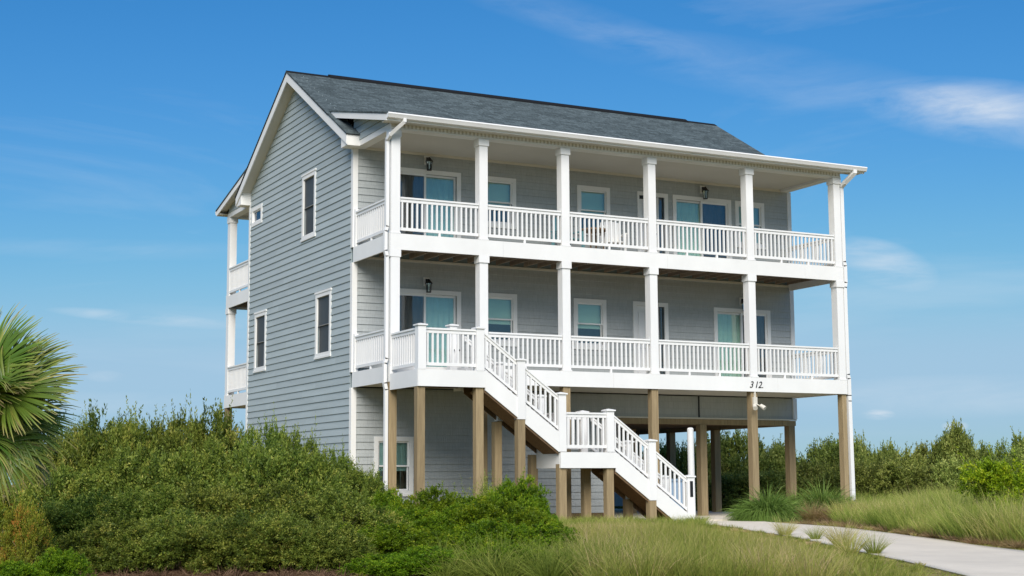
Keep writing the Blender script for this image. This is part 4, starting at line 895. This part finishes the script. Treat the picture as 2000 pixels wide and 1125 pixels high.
fb = field(150, (1050, 1380), (31, 34), 13, lambda u, s, p: p[1] < -.5 and p[0] < 7)
stuff('grass_under_stairs', tufts('grass_under_stairs', fb, 70, .26, .006, .34, .9, .42, 14, GRASS))
fb = field(150, (100, 760), (18.2, 20.8), 5, lambda u, s, p: True)
stuff('dry_litter', tufts('dry_litter', fb, 80, .16, .008, .6, 1.8, .5, 6, LITTER, r0=.16))
fb = field(120, (860, 1230), (17.8, 20.0), 15, lambda u, s, p: True)
stuff('green_grass', tufts('green_grass', fb, 90, .5, .008, .45, .9, .18, 16, GRASS))
lb = field(11000, (1150, 2050), (16, 34), 7, lambda u, s, p: p[1] < -1.8 and u < 1500+(31-s)*70)
stuff('lawn', tufts('lawn', lb, 5, .05, .006, .3, 1.4, .45, 8, GRASS, r0=.08, nseg=1))
fb = field(850, (1640, 2080), (24, 40), 9, lambda u, s, p: s > float(np.interp(u, fe_u, fe_s))+.5 and (u < 1890 or s < 27))
bs = np.array([.75+.38*math.sin(p[0]*1.1+1)*math.sin(p[1]*.9)+random.uniform(-.12, .25) for p in fb])
stuff('verge_grass', tufts('verge_grass', fb, 60, .72, .0075, .36, .55, .36, 10, GRASS, bs=bs, r0=.2, ts_=np.array([.40+.22*math.sin(p[0]*1.3+.5*p[1])*math.sin(p[1]*1.2-p[0]*.4+1)+random.gauss(0, .13) for p in fb])))
fb = field(90, (1560, 2060), (24, 36), 19, lambda u, s, p: 0.05 < s-float(np.interp(u, fe_u, fe_s)) < .6)
stuff('fallen_dry_grass', tufts('fallen_dry_grass', fb, 90, .22, .006, .5, 1.5, .6, 20, GRASSR))
fb = field(60, (1380, 1800), (38, 46), 29, lambda u, s, p: s > 40 and p[0] > 13.8)
stuff('field_grass', tufts('field_grass', fb, 110, .7, .008, .36, .8, .4, 30, GRASS))
# countable clumps
FG = [tufts('fountain_blades', np.zeros((1, 3)), 4600, .86, .019, .66, 1.3, .34, 90+k, GRASSB, r0=.3, nseg=6) for k in range(2)]
RG = [tufts('reddish_blades', np.zeros((1, 3)), 900, .6, .009, .34, 1.0, .55, 95+k, GRASSR, r0=.25, nseg=4) for k in range(2)]
WG = [tufts('wispy_blades', np.zeros((1, 3)), 260, .62, .0055, .28, .75, .5, 97+k, GRASS, r0=.12, nseg=4) for k in range(3)]
def clump(name, me, u, s, sc, label, group=None, cat='ornamental grass'):
    p = at(u, s); o = bpy.data.objects.new(name, me); link(o, None, tuple(p)); o.rotation_euler = (0, 0, random.uniform(0, 6.28)); o.scale = (sc, sc, sc); tag(o, label, cat, group)
clump('fountain_grass', FG[0], 1498, 36.0, 1.3, 'large arching green fountain grass beside the driveway under the house number', 'fountain grasses')
clump('fountain_grass', FG[1], 1553, 37.6, 1.1, 'smaller fountain grass between the two large ones', 'fountain grasses')
clump('fountain_grass', FG[1], 1606, 37.2, 1.38, 'arching green fountain grass at the foot of the corner piling', 'fountain grasses')
for i, (u, s) in enumerate([(1585, 35.6), (1625, 35.3), (1662, 35.0), (1690, 34.6)]):
    clump('reddish_grass', RG[i % 2], u, s, .85, ['leftmost low reddish brown grass clump on the driveway edge', 'reddish grass clump in front of the right fountain grass', 'reddish grass clump in front of the white downspout', 'pinkish grass clump just right of the downspout foot'][i], 'reddish grass clumps')
for i, (u, s, k) in enumerate([(1640, 24.6, .95), (1702, 23.0, .9), (1655, 23.0, 1.0), (1530, 27.6, .75), (1590, 26.2, .7)]):
    clump('wispy_grass_tuft', WG[i % 3], u, s, k, ['wispy grass tuft overlapping the near edge of the drive', 'rightmost wispy grass tuft overlapping the drive', 'fuller wispy tuft below the pair at the drive edge', 'small wispy tuft at the drive edge near the stairs', 'second small wispy tuft at the drive edge'][i], 'wispy tufts along the near edge of the drive')
for i, (u, s, k) in enumerate([(1885, 33.6, 1.5), (1940, 32.2, 1.4), (1800, 34.5, 1.4), (1985, 31.2, 1.4)]):
    clump('tall_pale_grass', WG[i % 3], u, s, k, ['tall pale grass clump left of the lime bush', 'straw coloured grass clump in front of the lime bush', 'tall pale grass clump over the driveway bend', 'rightmost straw coloured grass clump by the drive'][i], 'tall pale grasses')

# ------------------------------------------------------------------ palm
def fan(seed, nleaf=104, R=1.0, arc=2.35, tint=.42, curl=.5):
    """fan frond: hub at the origin, axis +x, upper face +z"""
    rng = np.random.default_rng(seed); V = []; F = []; T = []; k = 0; nseg = 7
    for i in range(nleaf):
        a = -arc+2*arc*(i+.5)/nleaf; Ln = R*(1-.22*(abs(a)/arc)**2)*rng.uniform(.86, 1.08)
        d = np.array([math.cos(a), math.sin(a), .35-.3*math.cos(a)+rng.uniform(-.06, .06)]); d = d/np.linalg.norm(d); p = np.zeros(3); sd = np.array([-math.sin(a), math.cos(a), 0]); td = rng.normal(tint, .15)
        for j in range(nseg+1):
            t = j/nseg; w = .003+.022*R*min(1, t*2.2)*(1-t**2.2)*1.0
            ridge = p+np.array([0, 0, w*.55]); V += [p-sd*w, ridge, p+sd*w]; tt = np.clip(td+.5*max(0, t-.72)/.28*rng.uniform(.5, 1.3), 0, 1) if t > .72 else np.clip(td, 0, 1); T += [tt]*3
            if j < nseg:
                for q in (0, 1): F.append((k+j*3+q, k+j*3+q+1, k+(j+1)*3+q+1, k+(j+1)*3+q))
            d = d+np.array([0, 0, -1.0])*curl*.10*(t**1.3)*2.2; d += rng.normal(size=3)*.022; d /= np.linalg.norm(d); p = p+d*Ln/nseg
        k += (nseg+1)*3
    return npmesh('frond_blade', np.array(V), np.array(F), np.array(T), PALM)
FM = [fan(1, curl=1.0, arc=2.1), fan(2, curl=1.4, arc=2.0, nleaf=96), fan(3, curl=2.0, tint=.55, arc=2.0)]
pc = at(-48, 19.6); pz = pc[2]+hgt(826, 19.6, pc[2])
palm = thing('cabbage_palm', 'fan palm with spiky green fronds reaching in from the left edge', 'palm tree', tuple(pc))
W[palm.name] = Vector(pc)
tr = MB(); hh = pz-pc[2]
for k in range(10):
    z0 = pc[2]-.05+hh*k/10; tr.cyl((pc[0], pc[1], z0), (pc[0]+.01, pc[1], z0+hh/10), .17+.02*(k % 2), .19+.02*(k % 2), 12)
for k in range(26):
    a = k*2.4; z0 = pc[2]+.2+hh*.8*k/26; tr.path([(pc[0]+.15*math.cos(a), pc[1]+.15*math.sin(a), z0), (pc[0]+.27*math.cos(a), pc[1]+.27*math.sin(a), z0+.22)], .07, .03)
obj('trunk', tr, BARK, palm)
eR = Vector(_r2); eU = Vector((0, 0, 1)); eF = Vector((FH[0], FH[1], 0)); C0 = Vector((pc[0], pc[1], pz))
def frond(mi, hub, axis, nrm, R, label=None):
    """hub, axis, nrm in (right, up, away) components from the crown centre"""
    conv = lambda v: eR*v[0]+eU*v[1]+eF*v[2]
    hp = C0+conv(hub); ax = conv(axis).normalized(); nn = conv(nrm); nn = (nn-ax*nn.dot(ax)).normalized(); sy = nn.cross(ax)
    o = bpy.data.objects.new('frond', FM[mi]); COL.objects.link(o); o.parent = palm
    mt = Matrix([[ax.x, sy.x, nn.x], [ax.y, sy.y, nn.y], [ax.z, sy.z, nn.z]]).to_4x4()
    o.matrix_local = Matrix.Translation(hp-W[palm.name]) @ mt @ Matrix.Scale(R, 4)
    W[o.name] = W[palm.name]
    m_ = MB(); a = C0+conv((hub[0]*.05, -.1, hub[2]*.05)); b = hp; mm_ = (a+b)/2+Vector((0, 0, .06)); m_.cyl(a, mm_, .024, .02, 6); m_.cyl(mm_, b, .02, .014, 6)
    obj('petiole', m_, PALMST, palm)
PALMST = mat('palm_petiole', (.20, .25, .06), .5, .3)
frond(0, (.49, .38, -.35), (.9, .30, -.1), (-.3, .6, -.8), 1.02)      # main fan facing out to the right
frond(1, (.34, .55, .05), (.75, .62, .0), (-.3, .3, -.9), .98)
frond(1, (.40, .10, -.1), (.9, -.25, -.05), (.1, .6, -.75), 1.0)
frond(2, (.36, -.26, -.45), (.8, -.45, -.1), (.2, .55, -.8), .88)       # lower drooping fan
frond(0, (.12, .72, .1), (.35, .95, .0), (-.5, .1, -.85), .98)
frond(1, (.22, .40, -.2), (.55, .75, .1), (-.6, .4, -.6), .9)
frond(2, (.2, .12, .2), (.8, .05, .5), (.0, .9, -.4), .95)
frond(1, (-.25, .6, -.1), (-.3, .95, .1), (.5, .2, -.8), 1.0)
frond(2, (.1, -.15, -.5), (.35, -.5, -.8), (.2, .8, -.3), .85)
frond(2, (.35, -.25, .3), (.75, -.55, .5), (.4, .8, .1), .85)
for k in range(9):
    a = 1.7+k*.42; e = .5*math.sin(k*1.9)
    frond(k % 3, (.5*math.cos(a), .25+.35*e, .5*math.sin(a)), (math.cos(a), .3+.6*e, math.sin(a)), (-.3*math.cos(a), 1, -.3*math.sin(a)), .95)
print('balusters', NB)
